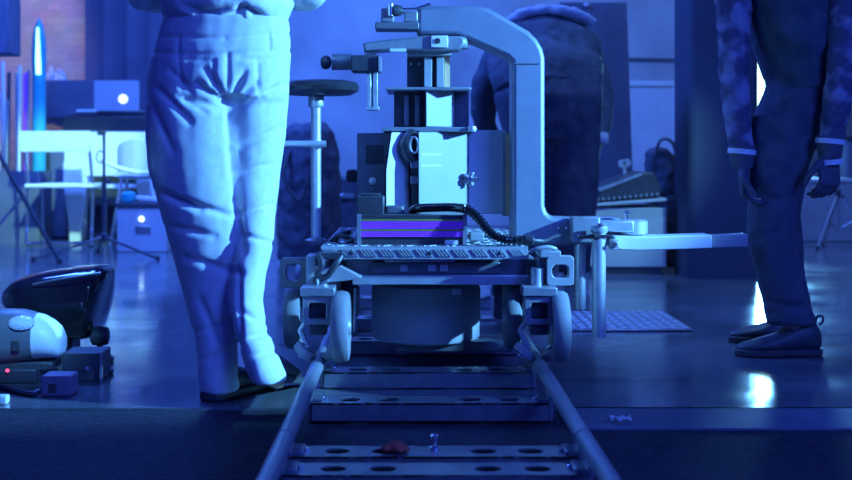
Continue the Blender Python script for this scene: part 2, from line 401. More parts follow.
def wheel(px, D, zc, r, w, parent, name='tyre', yaw=0.):
    """road wheel with its axle across the track"""
    c = Vector(((px-CX)*D/F, D, zc)); ax = Vector((cos(yaw), sin(yaw), 0))
    h = w/2
    mb = MB(); prof = [(r*.62,-h*.8),(r*.80,-h),(r*.93,-h*.9),(r*.985,-h*.55),(r,0),(r*.985,h*.55),(r*.93,h*.9),(r*.80,h),(r*.62,h*.8)]
    mb.lathe(prof, c, ax, 36); o = P(name, mb, 'rubber', parent)
    mb = MB(); mb.lathe([(.01,-h*1.15),(.022,-h*1.1),(.028,-h*.6),(r*.62,-h*.62),(r*.62,h*.62),(.028,h*.6),(.022,h*1.1),(.01,h*1.15)], c, ax, 24); P('hub', mb, 'alu', o)
    return o
def bogie(sx, D, tyres, m='alu2'):
    x = XC + sx*XR; px = CX + x*F/D
    mb = MB(); zt_, zb = .285, .205
    o = rrect(x, (zt_+zb)/2, .082, zt_-zb, .006, D-.035); i = rrect(x, (zt_+zb)/2-.002, .048, .045, .006, D-.035)
    mb.frame(o, i, (0,.07,0)); mb.box((x, D, zt_+.012), (.095, .085, .024))
    b = P('wheel_bogie', mb, m, bev=.0025)
    mb = MB(); mb.box((x, D+.005, (zt_+zb)/2-.002), (.046, .03, .040)); P('swivel_block', mb, 'dark', b, bev=.003)
    for s in (-1, 1):
        ax = Vector((s*sin(radians(50)), 0, cos(radians(50))))
        # guide wheel riding on the rail shoulder
        n = Vector((s*sin(radians(50)), 0, cos(radians(50)))); rr = .033
        ctr = Vector((x, D, RZ)) + n*(RR + rr) ; axw = Vector((cos(radians(50)), 0, -s*sin(radians(50))))
        mb = MB(); mb.lathe([(.014,-.013),(rr-.004,-.012),(rr,-.008),(rr,.008),(rr-.004,.012),(.014,.013)], ctr, axw, 28); w_ = P('guide_wheel', mb, 'grey', b)
        mb = MB(); mb.lathe([(.004,-.020),(.009,-.018),(.009,.018),(.004,.020)], ctr, axw, 16); P('axle_bolt', mb, 'chrome', w_)
        mb = MB(); mb.tube([Vector((x + s*.036, D, zb+.004)), Vector((x + s*.052, D, .185)), ctr + axw*.016*1], .008, 8); P('wheel_fork', mb, 'alu', b)
    mb = MB(); mb.box((x, D, .19), (.05, .05, .03)); P('fork_head', mb, 'dark', b, bev=.004)
    for t in tyres: wheel(*t, b)
    return b
bogie(-1, 3.37, [(341, 3.36, .197, .1, .050), (294, 3.56, .20, .098, .05)])
bogie(1, 3.37, [(559, 3.36, .197, .1, .050), (512, 3.56, .20, .098, .05)])
bogie(-1, 4.22, [(352, 4.22, .2, .098, .05), (303, 4.22, .2, .098, .05)])
bogie(1, 4.22, [(499.5, 4.20, .2, .098, .05), (525, 4.22, .2, .098, .05)])
mb = MB(); mb.tube([W(355, 288, 3.55), W(355, 332, 3.55)], .006, 10); P('stay_rod', mb, 'chrome')

# --- central body
def yaw_panel(mb, rows, Dl, Dr, Db):
    Dm_ = (Dl+Dr)/2; out = []
    for y, xl, xr in rows:
        z = W(0, y, Dm_).z; a = (xl-CX)*Dl/F; b = (xr-CX)*Dr/F
        out.append([Vector((a,Dl,z)), Vector((b,Dr,z)), Vector((b,Db,z)), Vector((a,Db,z))])
    mb.loft(out)
mb = MB(); mb.pprism([(357,133),(391,133),(385,171),(385,216),(357,216)], 3.74, 4.05); P('control_housing', mb, 'dgrey', bev=.004)
hs = DL.children[-1]
mb = MB(); mb.pbox(366, 145, 384, 164, 3.735, 3.75); P('display', mb, 'black', bev=.002)
mb = MB(); c = W(372.5, 181, 3.737); mb.lathe([(.012,0),(.012,.004),(.007,.008)], c, (0,-1,0)); P('button', mb, 'alu')
mb = MB(); c = W(356, 176, 3.80); mb.lathe([(.008,-.02),(.02,-.016),(.022,0),(.02,.016),(.008,.02)], c + Vector((-.012,0,0)), (1,0,0), 16); P('adjust_knob', mb, 'black')
mb = MB(); yaw_panel(mb, [(132.5,391.5,409),(171,386,409),(214,386,409)], 3.66, 3.73, 4.0); P('front_panel', mb, 'white', bev=.003)
mb = MB(); mb.pbox(409, 134, 418.5, 214, 3.76, 4.0); P('cable_channel', mb, 'dgrey')
mb = MB(); yaw_panel(mb, [(132,418.5,468.5),(214,418.5,468.5)], 3.66, 3.78, 4.0); P('main_panel', mb, 'paint', bev=.003)
for yy in (154, 165):
    mb = MB(); yaw_panel(mb, [(yy,421,441),(yy+1.4,421,441)], 3.664, 3.711, 3.72); P('panel_scribe', mb, 'white')
mb = MB(); mb.pbox(468.5, 130, 504, 214, 3.86, 4.1); P('side_panel', mb, 'white', bev=.003)
mb = MB(); mb.pbox(503.5, 130, 506.5, 216, 3.84, 4.1); P('edge_strip', mb, 'paint')
mb = MB(); mb.pbox(506.5, 133, 510.5, 216, 3.83, 4.08); P('edge_strip', mb, 'orange')
# hose clip and strap
mb = MB(); mb.tube(spline([W(412,132,3.70), W(407,138,3.68), W(404.5,146,3.67), W(407,154,3.68), W(411,160,3.69)], 6), [(.012,.020)]*25, 10); P('grab_handle', mb, 'black')
mb = MB(); pts = [W(414 + 4.0*cos(a), 145 + 8*sin(a), 3.665) for a in [2*pi*k/20 for k in range(20)]]; mb.tube(pts, .004, 8, close=True); P('strap_ring', mb, 'steel')
mb = MB(); mb.pbox(411.5, 158, 417.5, 206, 3.70, 3.715); P('strap', mb, 'dark', bev=.002)
for y_ in (160, 176): 
    mb = MB(); mb.pbox(410.5, y_, 418, y_+8, 3.69, 3.705); P('buckle', mb, 'steel', bev=.002)
# star knob
c = W(470, 179, 3.755)
mb = MB(); mb.lathe([(.008,0),(.008,.035)], c, (0,1,0), 12)
for k in range(5):
    a = 2*pi*k/5; mb.tube([c, c + Vector((cos(a)*.022, 0, sin(a)*.022))], [.009,.008], 8)
P('star_knob', mb, 'steel', bev=.001)
mb = MB(); mb.lathe([(.009,0),(.007,.006)], c + Vector((.0,-.008,0)), (0,-1,0), 12); mb.lathe([(.006,0),(.004,.004)], c+Vector((.022,-.01,0)), (0,-1,0), 10); P('knob_cap', mb, 'chrome')
# plates and column
zc = 3.86
def plate(x0, x1, y0, y1, D0, D1, m='dgrey'):
    mb = MB(); mb.pbox(x0, y0, x1, y1, D0, D1); return P('flange_plate', mb, m, bev=.003)
plate(382, 477, 127, 131.5, 3.70, 4.06, 'alu2'); plate(386, 471, 87, 90, 3.72, 4.02, 'alu2')
mb = MB(); c = W(472, 129, 3.70); mb.lathe([(.012,-.008),(.014,0),(.012,.008)], c, n=16); P('leveling_bolt', mb, 'alu')
mb = MB(); yaw_panel(mb, [(90,426,454.5),(127,426,454.5)], 3.73, 3.80, 4.0); P('column_front', mb, 'paint', bev=.003)
mb = MB(); mb.pbox(394, 90, 426, 127, 3.83, 4.0); P('column_side', mb, 'dark', bev=.003)
for xx in (404, 415):
    mb = MB(); mb.pbox(xx, 95, xx+5, 126, 3.815, 3.83); P('guide_rod', mb, 'alu2', bev=.002)
mb = MB(); mb.pbox(454.5, 90, 469, 127, 3.86, 4.0); P('column_side', mb, 'dgrey', bev=.003)
mb = MB(); mb.pbox(407, 55, 424, 87, 3.83, 3.98); P('head_block', mb, 'dark', bev=.003)
for xx in (411, 419): 
    mb = MB(); mb.lathe([(.004,0),(.004,.003)], W(xx, 64, 3.83), (0,-1,0), 10); P('screw', mb, 'alu')
mb = MB(); mb.pbox(424, 55, 432, 87, 3.77, 3.98); P('slide_rail', mb, 'paint', bev=.002)
mb = MB(); mb.pbox(432, 55, 436.5, 87, 3.82, 3.98); P('slide_groove', mb, 'dgrey')
mb = MB(); mb.pbox(436.5, 55, 444, 87, 3.77, 3.98); P('slide_rail', mb, 'paint', bev=.002)
mb = MB(); mb.pbox(444.5, 55, 450, 87, 3.78, 3.98); P('edge_strip', mb, 'orange')
mb = MB(); mb.pbox(407, 51.5, 451, 55.5, 3.75, 3.99); P('head_cap', mb, 'paint', bev=.002)
# big curved arm
arm = [(417,5),(481,6),(490,8.5),(529,31),(538,40),(543,49),(545,58),(545,206),(547,212),(551,216),(557,217.5),(575,218),(622,218),(622,246),(522,246),(515,244),(512,238),(512,66),(511,61),(507,57),(463,37.5),(456,35),(417,35)]
mb = MB(); mb.pprism(arm, 3.72, 3.84); P('curved_arm', mb, 'armp', bev=.014, seg=3)
ca = DL.children[-1]
mb = MB(); mb.pbox(513, 63.2, 540, 64, 3.716, 3.725); P('joint_seam', mb, 'dgrey', [c for c in DL.children if c.name.startswith('curved_arm')][0])
# top clamp
mb = MB(); mb.pbox(375, 22, 419, 29, 3.70, 3.80); P('clamp_plate', mb, 'dgrey', bev=.003)
mb = MB(); mb.pbox(381, 8, 394, 22, 3.71, 3.80); mb.pbox(404, 11, 418, 22, 3.72, 3.82); P('clamp_jaw', mb, 'alu2', bev=.004)
mb = MB(); mb.cyl(W(390.5, 4.5, 3.70), W(390.5, 16, 3.70), .010); P('clamp_screw', mb, 'chrome')
mb = MB(); mb.lathe([(.008,-.018),(.018,-.012),(.016,.008),(.008,.018)], W(398,10.5,3.70), (1,0,0), 14); P('clamp_knob', mb, 'black')
mb = MB(); mb.tube([W(402,9,3.69), W(416,8.5,3.69), W(424,6,3.69), W(430,3.5,3.69)], [.003,.003,.004,.007], 8); P('clamp_lever', mb, 'chrome')
# lower swing arm
mb = MB(); mb.pprism([(363,42),(405,38),(424,35.5),(462,36),(466,42),(460,50),(430,51),(400,49),(364,52)], 3.70, 3.80); P('swing_arm', mb, 'alu2', bev=.006)
mb = MB(); mb.pbox(431, 35.5, 448, 47.5, 3.69, 3.71); P('arm_pad', mb, 'white', bev=.003)
mb = MB(); mb.lathe([(.009,0),(.009,.003),(.001,.0035)], W(437.5, 41, 3.69), (0,-1,0), 20); P('pad_hole', mb, 'black')
mb = MB(); mb.lathe([(.030,0),(.034,.006),(.034,.03),(.030,.036)], W(452, 44, 3.78) + Vector((.02,-.03,-.018)), n=24); P('pivot_disc', mb, 'dgrey')
mb = MB(); mb.pbox(390, 48.5, 406, 51.5, 3.69, 3.72); P('arm_pad', mb, 'white', bev=.001)
# seat bracket hanging from swing arm
mb = MB(); mb.pbox(351, 55, 380, 71.5, 3.64, 3.74); P('hanger_block', mb, 'dark', bev=.004)
mb = MB(); mb.cyl(W(332, 62, 3.70), W(352, 62, 3.70), .0255, n=24); P('hanger_barrel', mb, 'steel')
mb = MB(); mb.lathe([(.010,-.016),(.020,-.010),(.022,0),(.018,.012),(.008,.016)], W(326, 62.5, 3.70), (1,0,0), 14); P('hanger_knob', mb, 'black')
mb = MB(); mb.pbox(367, 71, 371, 110, 3.66, 3.70); mb.pbox(373, 71, 377.5, 110, 3.66, 3.70); mb.pbox(366, 107, 379, 110, 3.65, 3.71); mb.pbox(370, 72, 374, 107, 3.685, 3.70); P('hanger_bar', mb, 'alu', bev=.001)
mb = MB(); mb.pbox(378.5, 56, 381, 71, 3.63, 3.74); P('hanger_end_plate', mb, 'alu')
mb = MB(); mb.tube([W(370,52,3.75), W(370,56,3.72)], .018, 14); P('hanger_pin', mb, 'alu')
# seat
sc_ = W(320, 89, 3.62)
mb = MB(); mb.lathe([(.02,-.020),(.095,-.018),(.116,-.006),(.120,.006),(.112,.018),(.09,.024),(.02,.026)], sc_, n=40); P('seat', mb, 'leather')
sp = W(316, 99, 3.62); zd = W(0,247,3.42).z
mb = MB(); mb.cyl((sp.x, 3.62, zd), (sp.x, 3.62, sc_.z-.02), .0155, n=20); P('seat_post', mb, 'alu')
st = [c for c in DL.children if c.name.startswith('seat_post')][0]
mb = MB(); mb.lathe([(.022,0),(.024,.004),(.024,.03),(.020,.036)], (sp.x, 3.62, sc_.z-.055), n=20); P('post_collar', mb, 'alu', st)
mb = MB(); mb.lathe([(.035,0),(.035,.006),(.02,.012)], (sp.x, 3.62, zd), n=20); P('post_foot', mb, 'dgrey', st)
mb = MB(); a, b = W(278, 144, 3.60), W(326, 144, 3.60); mb.cyl(a, b, .010, n=14); mb.lathe([(.018,-.012),(.021,0),(.018,.012)], (sp.x, 3.615, a.z), n=18); P('foot_bar', mb, 'alu')
# battery box with fins
bb = MB(); bb.pbox(357, 215, 467, 245.5, 3.50, 3.68); P('power_unit', bb, 'black', bev=.003)
pu = [c for c in DL.children if c.name.startswith('power_unit')][0]
for k in range(9):
    y = 219.6 + k*2.0
    mb = MB(); mb.pbox(361, y, 463, y+1.15, 3.493, 3.505); P('fin', mb, 'violet' if k not in (0, 5) else 'olive', pu)  # violet stripes, two of them olive
mb = MB(); mb.pbox(357, 214, 361, 245, 3.49, 3.5); mb.pbox(463, 214, 467, 245, 3.49, 3.5); P('end_rail', mb, 'alu2', pu)
mb = MB(); mb.pbox(445, 240.5, 458, 244.5, 3.49, 3.5); P('spec_label', mb, 'white', pu)
mb = MB(); mb.pbox(357, 196, 384, 214.5, 3.56, 3.68); mb.pbox(360, 193.5, 380, 196, 3.58, 3.66); P('connector_box', mb, 'black', bev=.006)
mb = MB(); mb.pbox(386, 206, 404, 214.5, 3.58, 3.66); P('connector_plug', mb, 'dgrey', bev=.006)
# hose
hp = spline([W(412,212,3.62), W(417,208.5,3.58), W(435,207.5,3.55), W(455,207.5,3.52), W(468,210,3.49), W(478,218,3.47), W(487,229,3.45), W(496,236.5,3.44), W(508,240,3.44), W(524,240,3.46)], 22)
mb = MB(); mb.tube(hp, [(.0142 if (i//3) % 2 else .0100) if i > 80 else .0135 for i in range(len(hp))], 14); P('corrugated_hose', mb, 'gloss')
mb = MB(); mb.lathe([(.012,0),(.014,.004),(.014,.03),(.010,.034)], W(522, 240, 3.46), (1,0,-.0), 16); P('hose_fitting', mb, 'black')
mb = MB(); mb.tube(spline([W(530,240,3.47), W(545,241,3.5), W(553,237,3.6), W(560,236,3.68)], 6), .006, 8); P('cable', mb, 'black')
mb = MB(); mb.tube(spline([W(330,243,3.6), W(340,236,3.58), W(352,240,3.57), W(345,244,3.55), W(334,238,3.62), W(350,232,3.66)], 8), .008, 8); P('cable_coil', mb, 'black')
mb = MB(); mb.pbox(470, 233, 484, 241, 3.52, 3.6); P('valve_block', mb, 'paint', bev=.003)
# side outrigger
mb = MB(); mb.pbox(572, 217, 600, 243, 3.66, 3.72); P('outrigger_bracket', mb, 'alu2', bev=.004)
for xx in (559, 567, 579, 587):
    mb = MB(); mb.lathe([(.005,0),(.005,.004),(.003,.006)], W(xx, 236 if xx > 570 else 228, 3.66 if xx > 570 else 3.72), (0,-1,0), 10); P('bolt', mb, 'chrome')
mb = MB(); mb.pbox(600, 221, 634, 232, 3.66, 3.76); P('outrigger_link', mb, 'alu', bev=.004)
mb = MB(); mb.lathe([(.040,-.022),(.045,-.018),(.045,.018),(.040,.022)], W(633, 227, 3.72), n=28); P('pivot_disc', mb, 'alu')
mb = MB(); mb.lathe([(.006,0),(.006,.02),(.010,.022),(.010,.03),(.004,.034)], W(627, 221, 3.70), n=12); P('pivot_pin', mb, 'chrome')
mb = MB(); mb.lathe([(.012,0),(.012,.004),(.006,.008)], W(581, 219, 3.69), n=12); mb.lathe([(.012,0),(.012,.004),(.006,.008)], W(600, 226, 3.6), n=12); P('pivot_cap', mb, 'chrome')
mb = MB(); mb.pprism([(614,236),(640,237),(712,235),(712,248),(640,250.5),(622,250),(614,246)], 3.64, 3.74); P('outrigger_arm', mb, 'white', bev=.003)
mb = MB(); mb.pprism([(712,235.5),(748,234),(748,247),(712,248)], 3.66, 3.72); P('arm_extension', mb, 'paint', bev=.003)
mb = MB(); mb.pbox(612, 240, 619, 250, 3.60, 3.66); mb.lathe([(.010,0),(.008,.006)], W(615.5, 244, 3.60), (0,-1,0), 16); P('clamp_block', mb, 'paint', bev=.002)
mb = MB(); mb.lathe([(.005,0),(.005,.003)], W(615.5,244,3.592), (0,-1,0), 12); P('clamp_hole', mb, 'black')
mb = MB(); mb.tube([W(578,237.5,3.62), W(590,236.5,3.6), W(612,236,3.6)], [.003,.007,.004], 8); mb.cyl(W(594,236.5,3.59), W(599,236.5,3.59), .010); P('release_lever', mb, 'black')
for (x, yb, D) in ((599, 337, 3.62), (580, 309, 3.74)):
    a = W(x, 226, D); b = W(x, yb, D)
    mb = MB(); mb.cyl(a, b, .0205 if D < 3.7 else .018, n=24); pp = P('support_post', mb, 'alu')
    mb = MB(); mb.lathe([(.024,0),(.026,.004),(.026,.018),(.022,.022)], a + Vector((0,0,-.02)), n=20); P('post_collar', mb, 'alu', pp)

# ================================================================== PEOPLE
def remesh(mb, voxel, smooth=6, fac=.5):
    me = bpy.data.meshes.new('tmp'); bmesh.ops.recalc_face_normals(mb.bm, faces=mb.bm.faces); mb.bm.to_mesh(me); mb.bm.free()
    o = bpy.data.objects.new('tmp', me); COL.objects.link(o)
    m = o.modifiers.new('r', 'REMESH'); m.mode = 'VOXEL'; m.voxel_size = voxel
    dg = bpy.context.evaluated_depsgraph_get(); dg.update()
    ev = o.evaluated_get(dg); bm = bmesh.new(); bm.from_mesh(ev.to_mesh()); ev.to_mesh_clear()
    bpy.data.objects.remove(o); bpy.data.meshes.remove(me)
    for _ in range(smooth): bmesh.ops.smooth_vert(bm, verts=bm.verts, factor=fac, use_axis_x=True, use_axis_y=True, use_axis_z=True)
    out = MB(); out.bm.free(); out.bm = bm; return out
def crease(mb, segs, amp=1., front=True):
    """press folds (pixel segments x0,y0,x1,y1,width px,depth m) into the cloth"""
    mb.bm.normal_update()
    for v in mb.bm.verts:
        if front and v.normal.y > .35: continue
        D = v.co.y; px = CX + v.co.x/D*F; py = CY + (H - v.co.z)/D*F; d = 0
        for x0, y0, x1, y1, w, dep in segs:
            dx, dy = x1-x0, y1-y0; L = dx*dx+dy*dy
            t = max(0., min(1., ((px-x0)*dx + (py-y0)*dy)/L))
            q = ((px-x0-t*dx)**2 + (py-y0-t*dy)**2)/(w*w)
            if q < 9: d += dep*exp(-q)*(.35 + .65*sin(pi*min(1, max(0, .12+.8*t))))
        if d: v.co -= v.normal*d*amp
def rumple(mb, sc, amp, seed=0., st=(1,1,1)):
    mb.bm.normal_update()
    for v in mb.bm.verts:
        p = Vector((v.co.x*st[0], v.co.y*st[1], v.co.z*st[2]))*sc + Vector((seed,seed*2,0))
        v.co += v.normal*amp*(noise.noise(p) + .5*noise.noise(p*2.1))
def rings(secs, n=20):
    """secs: (xl, xr, y, D, half-depth) in pixels at depth D"""
    out = []
    for xl, xr, y, D, hd in secs:
        c = W((xl+xr)/2, y, D); rx = (xr-xl)/2*D/F
        out.append([c + Vector((rx*cos(2*pi*k/n), hd*sin(2*pi*k/n), 0)) for k in range(n)])
    return out
def hand(mb, wrist, d, nrm, th, k=1., r=.0082, curl=28):
    d = Vector(d).normalized(); th = Vector(th); th = (th - d*th.dot(d)).normalized(); nrm = Vector(nrm); nrm = (nrm - d*nrm.dot(d) - th*nrm.dot(th)).normalized()
    w = Vector(wrist)
    mb.tube([w - d*.02*k, w + d*.02*k, w + d*.055*k, w + d*.092*k, w + d*.10*k], [(.026*k,.018*k),(.033*k,.017*k),(.041*k,.016*k),(.041*k,.014*k),(.036*k,.010*k)], 14, ref=th)
    for off, L in ((.031,.070),(.0105,.080),(-.0105,.074),(-.031,.058)):
        p = w + d*.088*k + th*off*k; a = radians(8); pts = [p - d*.02*k, p]
        for f in (.45,.32,.26):
            a += radians(curl); p = p + (d*cos(a) + nrm*sin(a))*L*f*k; pts.append(p)
        mb.tube(pts, [r*1.02, r*1.08, r, r*.92, r*.7], 10)
    b = w + d*.022*k + th*.024*k
    mb.tube([b, b + (d*.55 + th*.75)*.032*k, b + (d*.85 + th*.75 + nrm*.25)*.055*k, b + (d*1.1 + th*.62 + nrm*.45)*.074*k], [r*1.4, r*1.3, r*1.12, r*.8], 10)
def head(mb, c, face, k=1.):
    """skull, jaw, nose, ears; face is the direction the person looks"""
    f = Vector(face).normalized(); up = Vector((0,0,1)); f = (f - up*f.dot(up)).normalized() if abs(f.z) < .95 else f
    s = f.cross(up).normalized(); c = Vector(c)
    prof = [(-.115,.035,.030,.035),(-.095,.050,.058,.028),(-.06,.062,.080,.015),(-.02,.070,.090,.006),(.02,.075,.096,0),(.06,.073,.094,-.004),(.09,.058,.075,-.006),(.112,.028,.036,-.006)]
    mb.loft([[c + up*z*k + f*o*k + (s*a*cos(t) + f*b*sin(t))*k for t in [2*pi*i/20 for i in range(20)]] for z, a, b, o in prof])
    mb.tube([c + f*.085*k + up*.018*k, c + f*.102*k - up*.012*k, c + f*.112*k - up*.030*k, c + f*.088*k - up*.040*k], [.008*k,.011*k,.014*k,.009*k], 10)
    mb.tube([c + f*.080*k - up*.062*k - s*.022*k, c + f*.092*k - up*.064*k, c + f*.080*k - up*.062*k + s*.022*k], [.004*k,.009*k,.004*k], 10)
    for q in (-1, 1):
        mb.tube([c + s*q*.072*k + up*.025*k - f*.01*k, c + s*q*.083*k - f*.016*k, c + s*q*.074*k - up*.03*k - f*.006*k], [.010*k,.016*k,.009*k], 10, flat=.55)
        mb.tube([c + f*.076*k + up*.018*k + s*q*.022*k, c + f*.080*k + up*.018*k + s*q*.042*k], .010*k, 10)
def person_eyes(body, c, face, k=1.):
    f = Vector(face).normalized(); up = Vector((0,0,1)); s = f.cross(up).normalized()
    mb = MB()
    for q in (-1, 1): mb.lathe([(.002,-.010),(.009,-.006),(.011,0),(.009,.006),(.002,.010)], Vector(c) + f*.083*k + up*.016*k + s*q*.032*k, f, 14)
    mb.build('eyes', M['white'], body)
def hair(body, c, face, k=1.):
    f = Vector(face).normalized(); up = Vector((0,0,1)); s = f.cross(up).normalized(); c = Vector(c); mb = MB()
    mb.loft([[c + up*z*k + f*o*k + (s*a*cos(t) + f*b*sin(t))*k for t in [2*pi*i/20 for i in range(20)]] for z, a, b, o in [(-.07,.050,.045,-.055),(-.03,.072,.070,-.038),(.02,.081,.086,-.022),(.065,.082,.098,-.008),(.10,.066,.082,-.008),(.126,.030,.038,-.008)]])
    mb = remesh(mb, .012, 3); rumple(mb, 40, .004); mb.build('hair', M['hair'], body)
def shoe(name, heel, d, L, wd, parent, hgt=.095, tab=False, lift=0.):
    """heel: ground point under the heel; d: heading"""
    d = Vector((d[0], d[1], 0)).normalized(); s = Vector((-d.y, d.x, 0)); up = Vector((0,0,1)); h0 = Vector((heel[0], heel[1], 0))
    def ring(t, w, zb, ztop, n=16):
        c = h0 + d*t*L + up*lift*(1-t)
        return [c + s*w*cos(2*pi*i/n) + up*((zb+ztop)/2 + (ztop-zb)/2*sin(2*pi*i/n)) for i in range(n)]
    mb = MB(); mb.loft([ring(-.02,.020,.02,.075), ring(.03,.036,.012,hgt), ring(.16,.040,.012,hgt+.006), ring(.32,.040,.012,hgt-.004), ring(.48,.044,.012,.078), ring(.66,.049,.012,.062), ring(.82,.047,.012,.053), ring(.94,.034,.014,.044), ring(1.0,.014,.018,.034)])
    o = mb.build(name, M['shoe'], parent, sub=1)
    mb = MB(); prof = [(-.035,.012),(.0,.030),(.10,.040),(.3,.040),(.5,.045),(.7,.051),(.85,.048),(.96,.034),(1.01,.012)]
    loop = [h0 + d*t*L + s*w for t, w in prof] + [h0 + d*t*L - s*w for t, w in reversed(prof)]
    mb.prism([p + up*(.002 + lift*max(0, 1-(p-h0).dot(d)/L)) for p in loop], up*.022); mb.build('sole', M['sole'], o, bev=.004)
    if tab:
        p = h0 - d*.0 + up*(hgt-.012); mb = MB(); mb.tube(spline([p, p - d*.014 + up*.012, p - d*.010 + up*.028, p + d*.006 + up*.026, p + d*.012 + up*.004], 4), .0045, 8); mb.build('pull_tab', M['shoe'], o)
    return o
def body_limb(mb, pts, rad): mb.tube(spline(pts, 4), [rad[0] + (rad[-1]-rad[0])*0 if len(rad) == 1 else rad[min(int(i/4), len(rad)-2)] + (rad[min(int(i/4)+1, len(rad)-1)] - rad[min(int(i/4), len(rad)-2)])*((i % 4)/4) if i < 4*(len(pts)-1) else rad[-1] for i in range(4*(len(pts)-1)+1)], 14)

# ---------------- person in pale jeans (left, seen from behind)
D1 = 3.38
hp_ = W(222, 40, D1)                     # hip centre
# leg joints
Lk, La = W(206, 240, 3.37), W(217, 368, 3.355); Rk, Ra = W(254, 238, 3.365), W(261, 358, 3.272)
mb = MB()
body_limb(mb, [W(196, 70, D1-.01), W(196, 160, D1-.02), Lk, La], [.078,.066,.050,.036]); body_limb(mb, [W(252, 70, D1+.01), W(252, 160, D1+.03), Rk, W(246,300,3.315), Ra], [.074,.060,.046,.037,.030])
mb.tube([La + Vector((0,.0,-.02)), La + Vector((.02,.04,-.05)), La + Vector((.06,.12,-.07))], [.035,.032,.022], 12)
mb.tube([Ra + Vector((0,.0,-.01)), Ra + Vector((.012,.04,-.05)), Ra + Vector((.035,.13,-.09))], [.035,.032,.022], 12)
bx, by = hp_.x, D1
mb.loft([[Vector((bx + a*cos(t), by + o + b*sin(t), z)) for t in [2*pi*i/20 for i in range(20)]] for z, a, b, o in [(.86,.14,.10,0),(.98,.165,.11,0),(1.10,.145,.10,.0),(1.25,.16,.11,.0),(1.38,.18,.105,.01),(1.46,.12,.08,.01),(1.50,.055,.055,.02),(1.58,.050,.055,.03)]])
hc = Vector((bx+.01, by+.05, 1.67))
head(mb, hc, (.3,1,0))
wL, wR = Vector((bx-.10, by+.30, 1.18)), Vector((bx+.13, by+.32, 1.17))
body_limb(mb, [Vector((bx-.18, by+.01, 1.41)), Vector((bx-.235, by+.0, 1.15)), wL], [.05,.042,.028])
body_limb(mb, [Vector((bx+.18, by+.01, 1.41)), Vector((bx+.245, by+.02, 1.17)), wR], [.05,.042,.028])
hand(mb, wL, (.35,.9,.1), (.5,0,-.8), (.5,.1,.6)); hand(mb, wR, (-.35,.9,.1), (-.5,0,-.8), (-.5,.1,.6))
mb = remesh(mb, .0065, 3)
p1 = tag(mb.build('person', M['skin'], loc=(hp_.x, D1, 0)), 'person in pale jeans and light shirt, seen from behind, walking beside the left rail', 'person')
hair(p1, hc, (.3,1,0)); person_eyes(p1, hc, (.3,1,0))
# jeans
mb = MB()
mb.loft(rings([(164,289,18,D1,.118),(160,290,30,D1,.122),(152,291,55,D1,.135),(147,290,80,D1,.14),(147,289,100,D1,.128)], 28))
mb.loft(rings([(152,236,85,D1-.01,.115),(146,246,105,D1-.015,.118),(146,245,140,D1-.02,.11),(148,245,170,D1-.02,.10),(156,243,195,D1-.02,.092),(168,247,237,D1-.01,.085),(177,246,270,D1,.08),(186,242,305,3.38,.076),(195,240,335,3.37,.074),(197,238,358,3.36,.072),(198,238,378,3.35,.070),(199,240,391,3.345,.068)], 22))
mb.loft(rings([(212,290,80,D1+.01,.118),(212,288,105,D1+.02,.114),(217,285,140,D1+.03,.106),(224,280,175,D1+.03,.097),(232,276,210,D1+.015,.088),(236,274,240,D1-.015,.082),(231,266,275,3.335,.076),(229,263,300,3.315,.074),(234,267,330,3.29,.078),(242,278,355,3.27,.082),(248,285,372,3.262,.086),(251,287,380,3.26,.086)], 22))
mb = remesh(mb, .0062, 6)
rumple(mb, 15, .003, 2., (1,1,.5)); 
J = [(226,100,206,70,3.5,.010),(224,103,196,84,3.5,.011),(222,108,186,98,3.5,.009),(230,102,245,72,3.2,.011),(232,104,257,84,3.5,.011),(234,108,262,98,3.2,.009),
     (228,54,228,98,2.6,.006),(228,98,231,150,3.2,.010),(231,150,236,200,3.2,.010),(236,200,243,252,3.2,.011),
     (170,70,192,92,3.5,.007),(158,88,190,122,3.5,.009),(150,100,172,150,3.5,.008),(178,96,206,112,3.,.006),
     (262,95,285,84,3.,.008),(240,146,281,128,3,.007),(236,172,276,163,3,.006),(240,214,273,204,3,.008),(244,235,272,243,2.6,.008),
     (160,192,200,210,3.5,.012),(176,200,232,216,3.5,.009),(168,226,214,236,3.5,.007),(186,258,242,274,4,.008),
     (238,270,240,345,3,.010),(200,300,222,350,4,.008),(196,332,230,322,3.5,.006),(202,360,236,350,3.5,.006),
     (240,310,264,324,3,.007),(246,338,272,332,3,.007),(252,356,282,350,3,.006),
     (150,36,225,38,2.2,.004),(225,38,292,34,2.2,.004),(150,52,228,55,2.2,.004),(228,55,292,50,2.2,.004),(178,36,178,53,1.8,.004),(270,34,270,50,1.8,.004),(240,58,262,60,2.2,.004),(262,60,284,58,2.2,.004),(258,60,259,92,2.2,.004),(178,58,214,60,2.2,.004),(178,58,182,92,2.2,.004),(214,60,212,92,2.2,.004)]
crease(mb, J, 1.35)
jn = mb.build('jeans', M['denim'], p1, angle=180)
# waistband, belt loops, pocket seams
def ribbon_ring(name, y0, y1, secs0, secs1, m, parent, n=40, off=.0022):
    a = rings([secs0], n)[0]; b = rings([secs1], n)[0]
    def o(r):
        c = sum(r, Vector())/len(r); return [p + Vector((p.x-c.x, p.y-c.y, 0)).normalized()*off for p in r]
    mb = MB(); mb.loft([a, o(a), o(b), b], close=True); return mb.build(name, m, parent)
def on_surf(px, py):     # point on the jeans' rear surface near a pixel
    cx, hw, hd = 225, 67, .137
    t = max(-.98, min(.98, (px-cx)/hw)); return W(px, py, D1 - hd*math.sqrt(1-t*t) - .004)
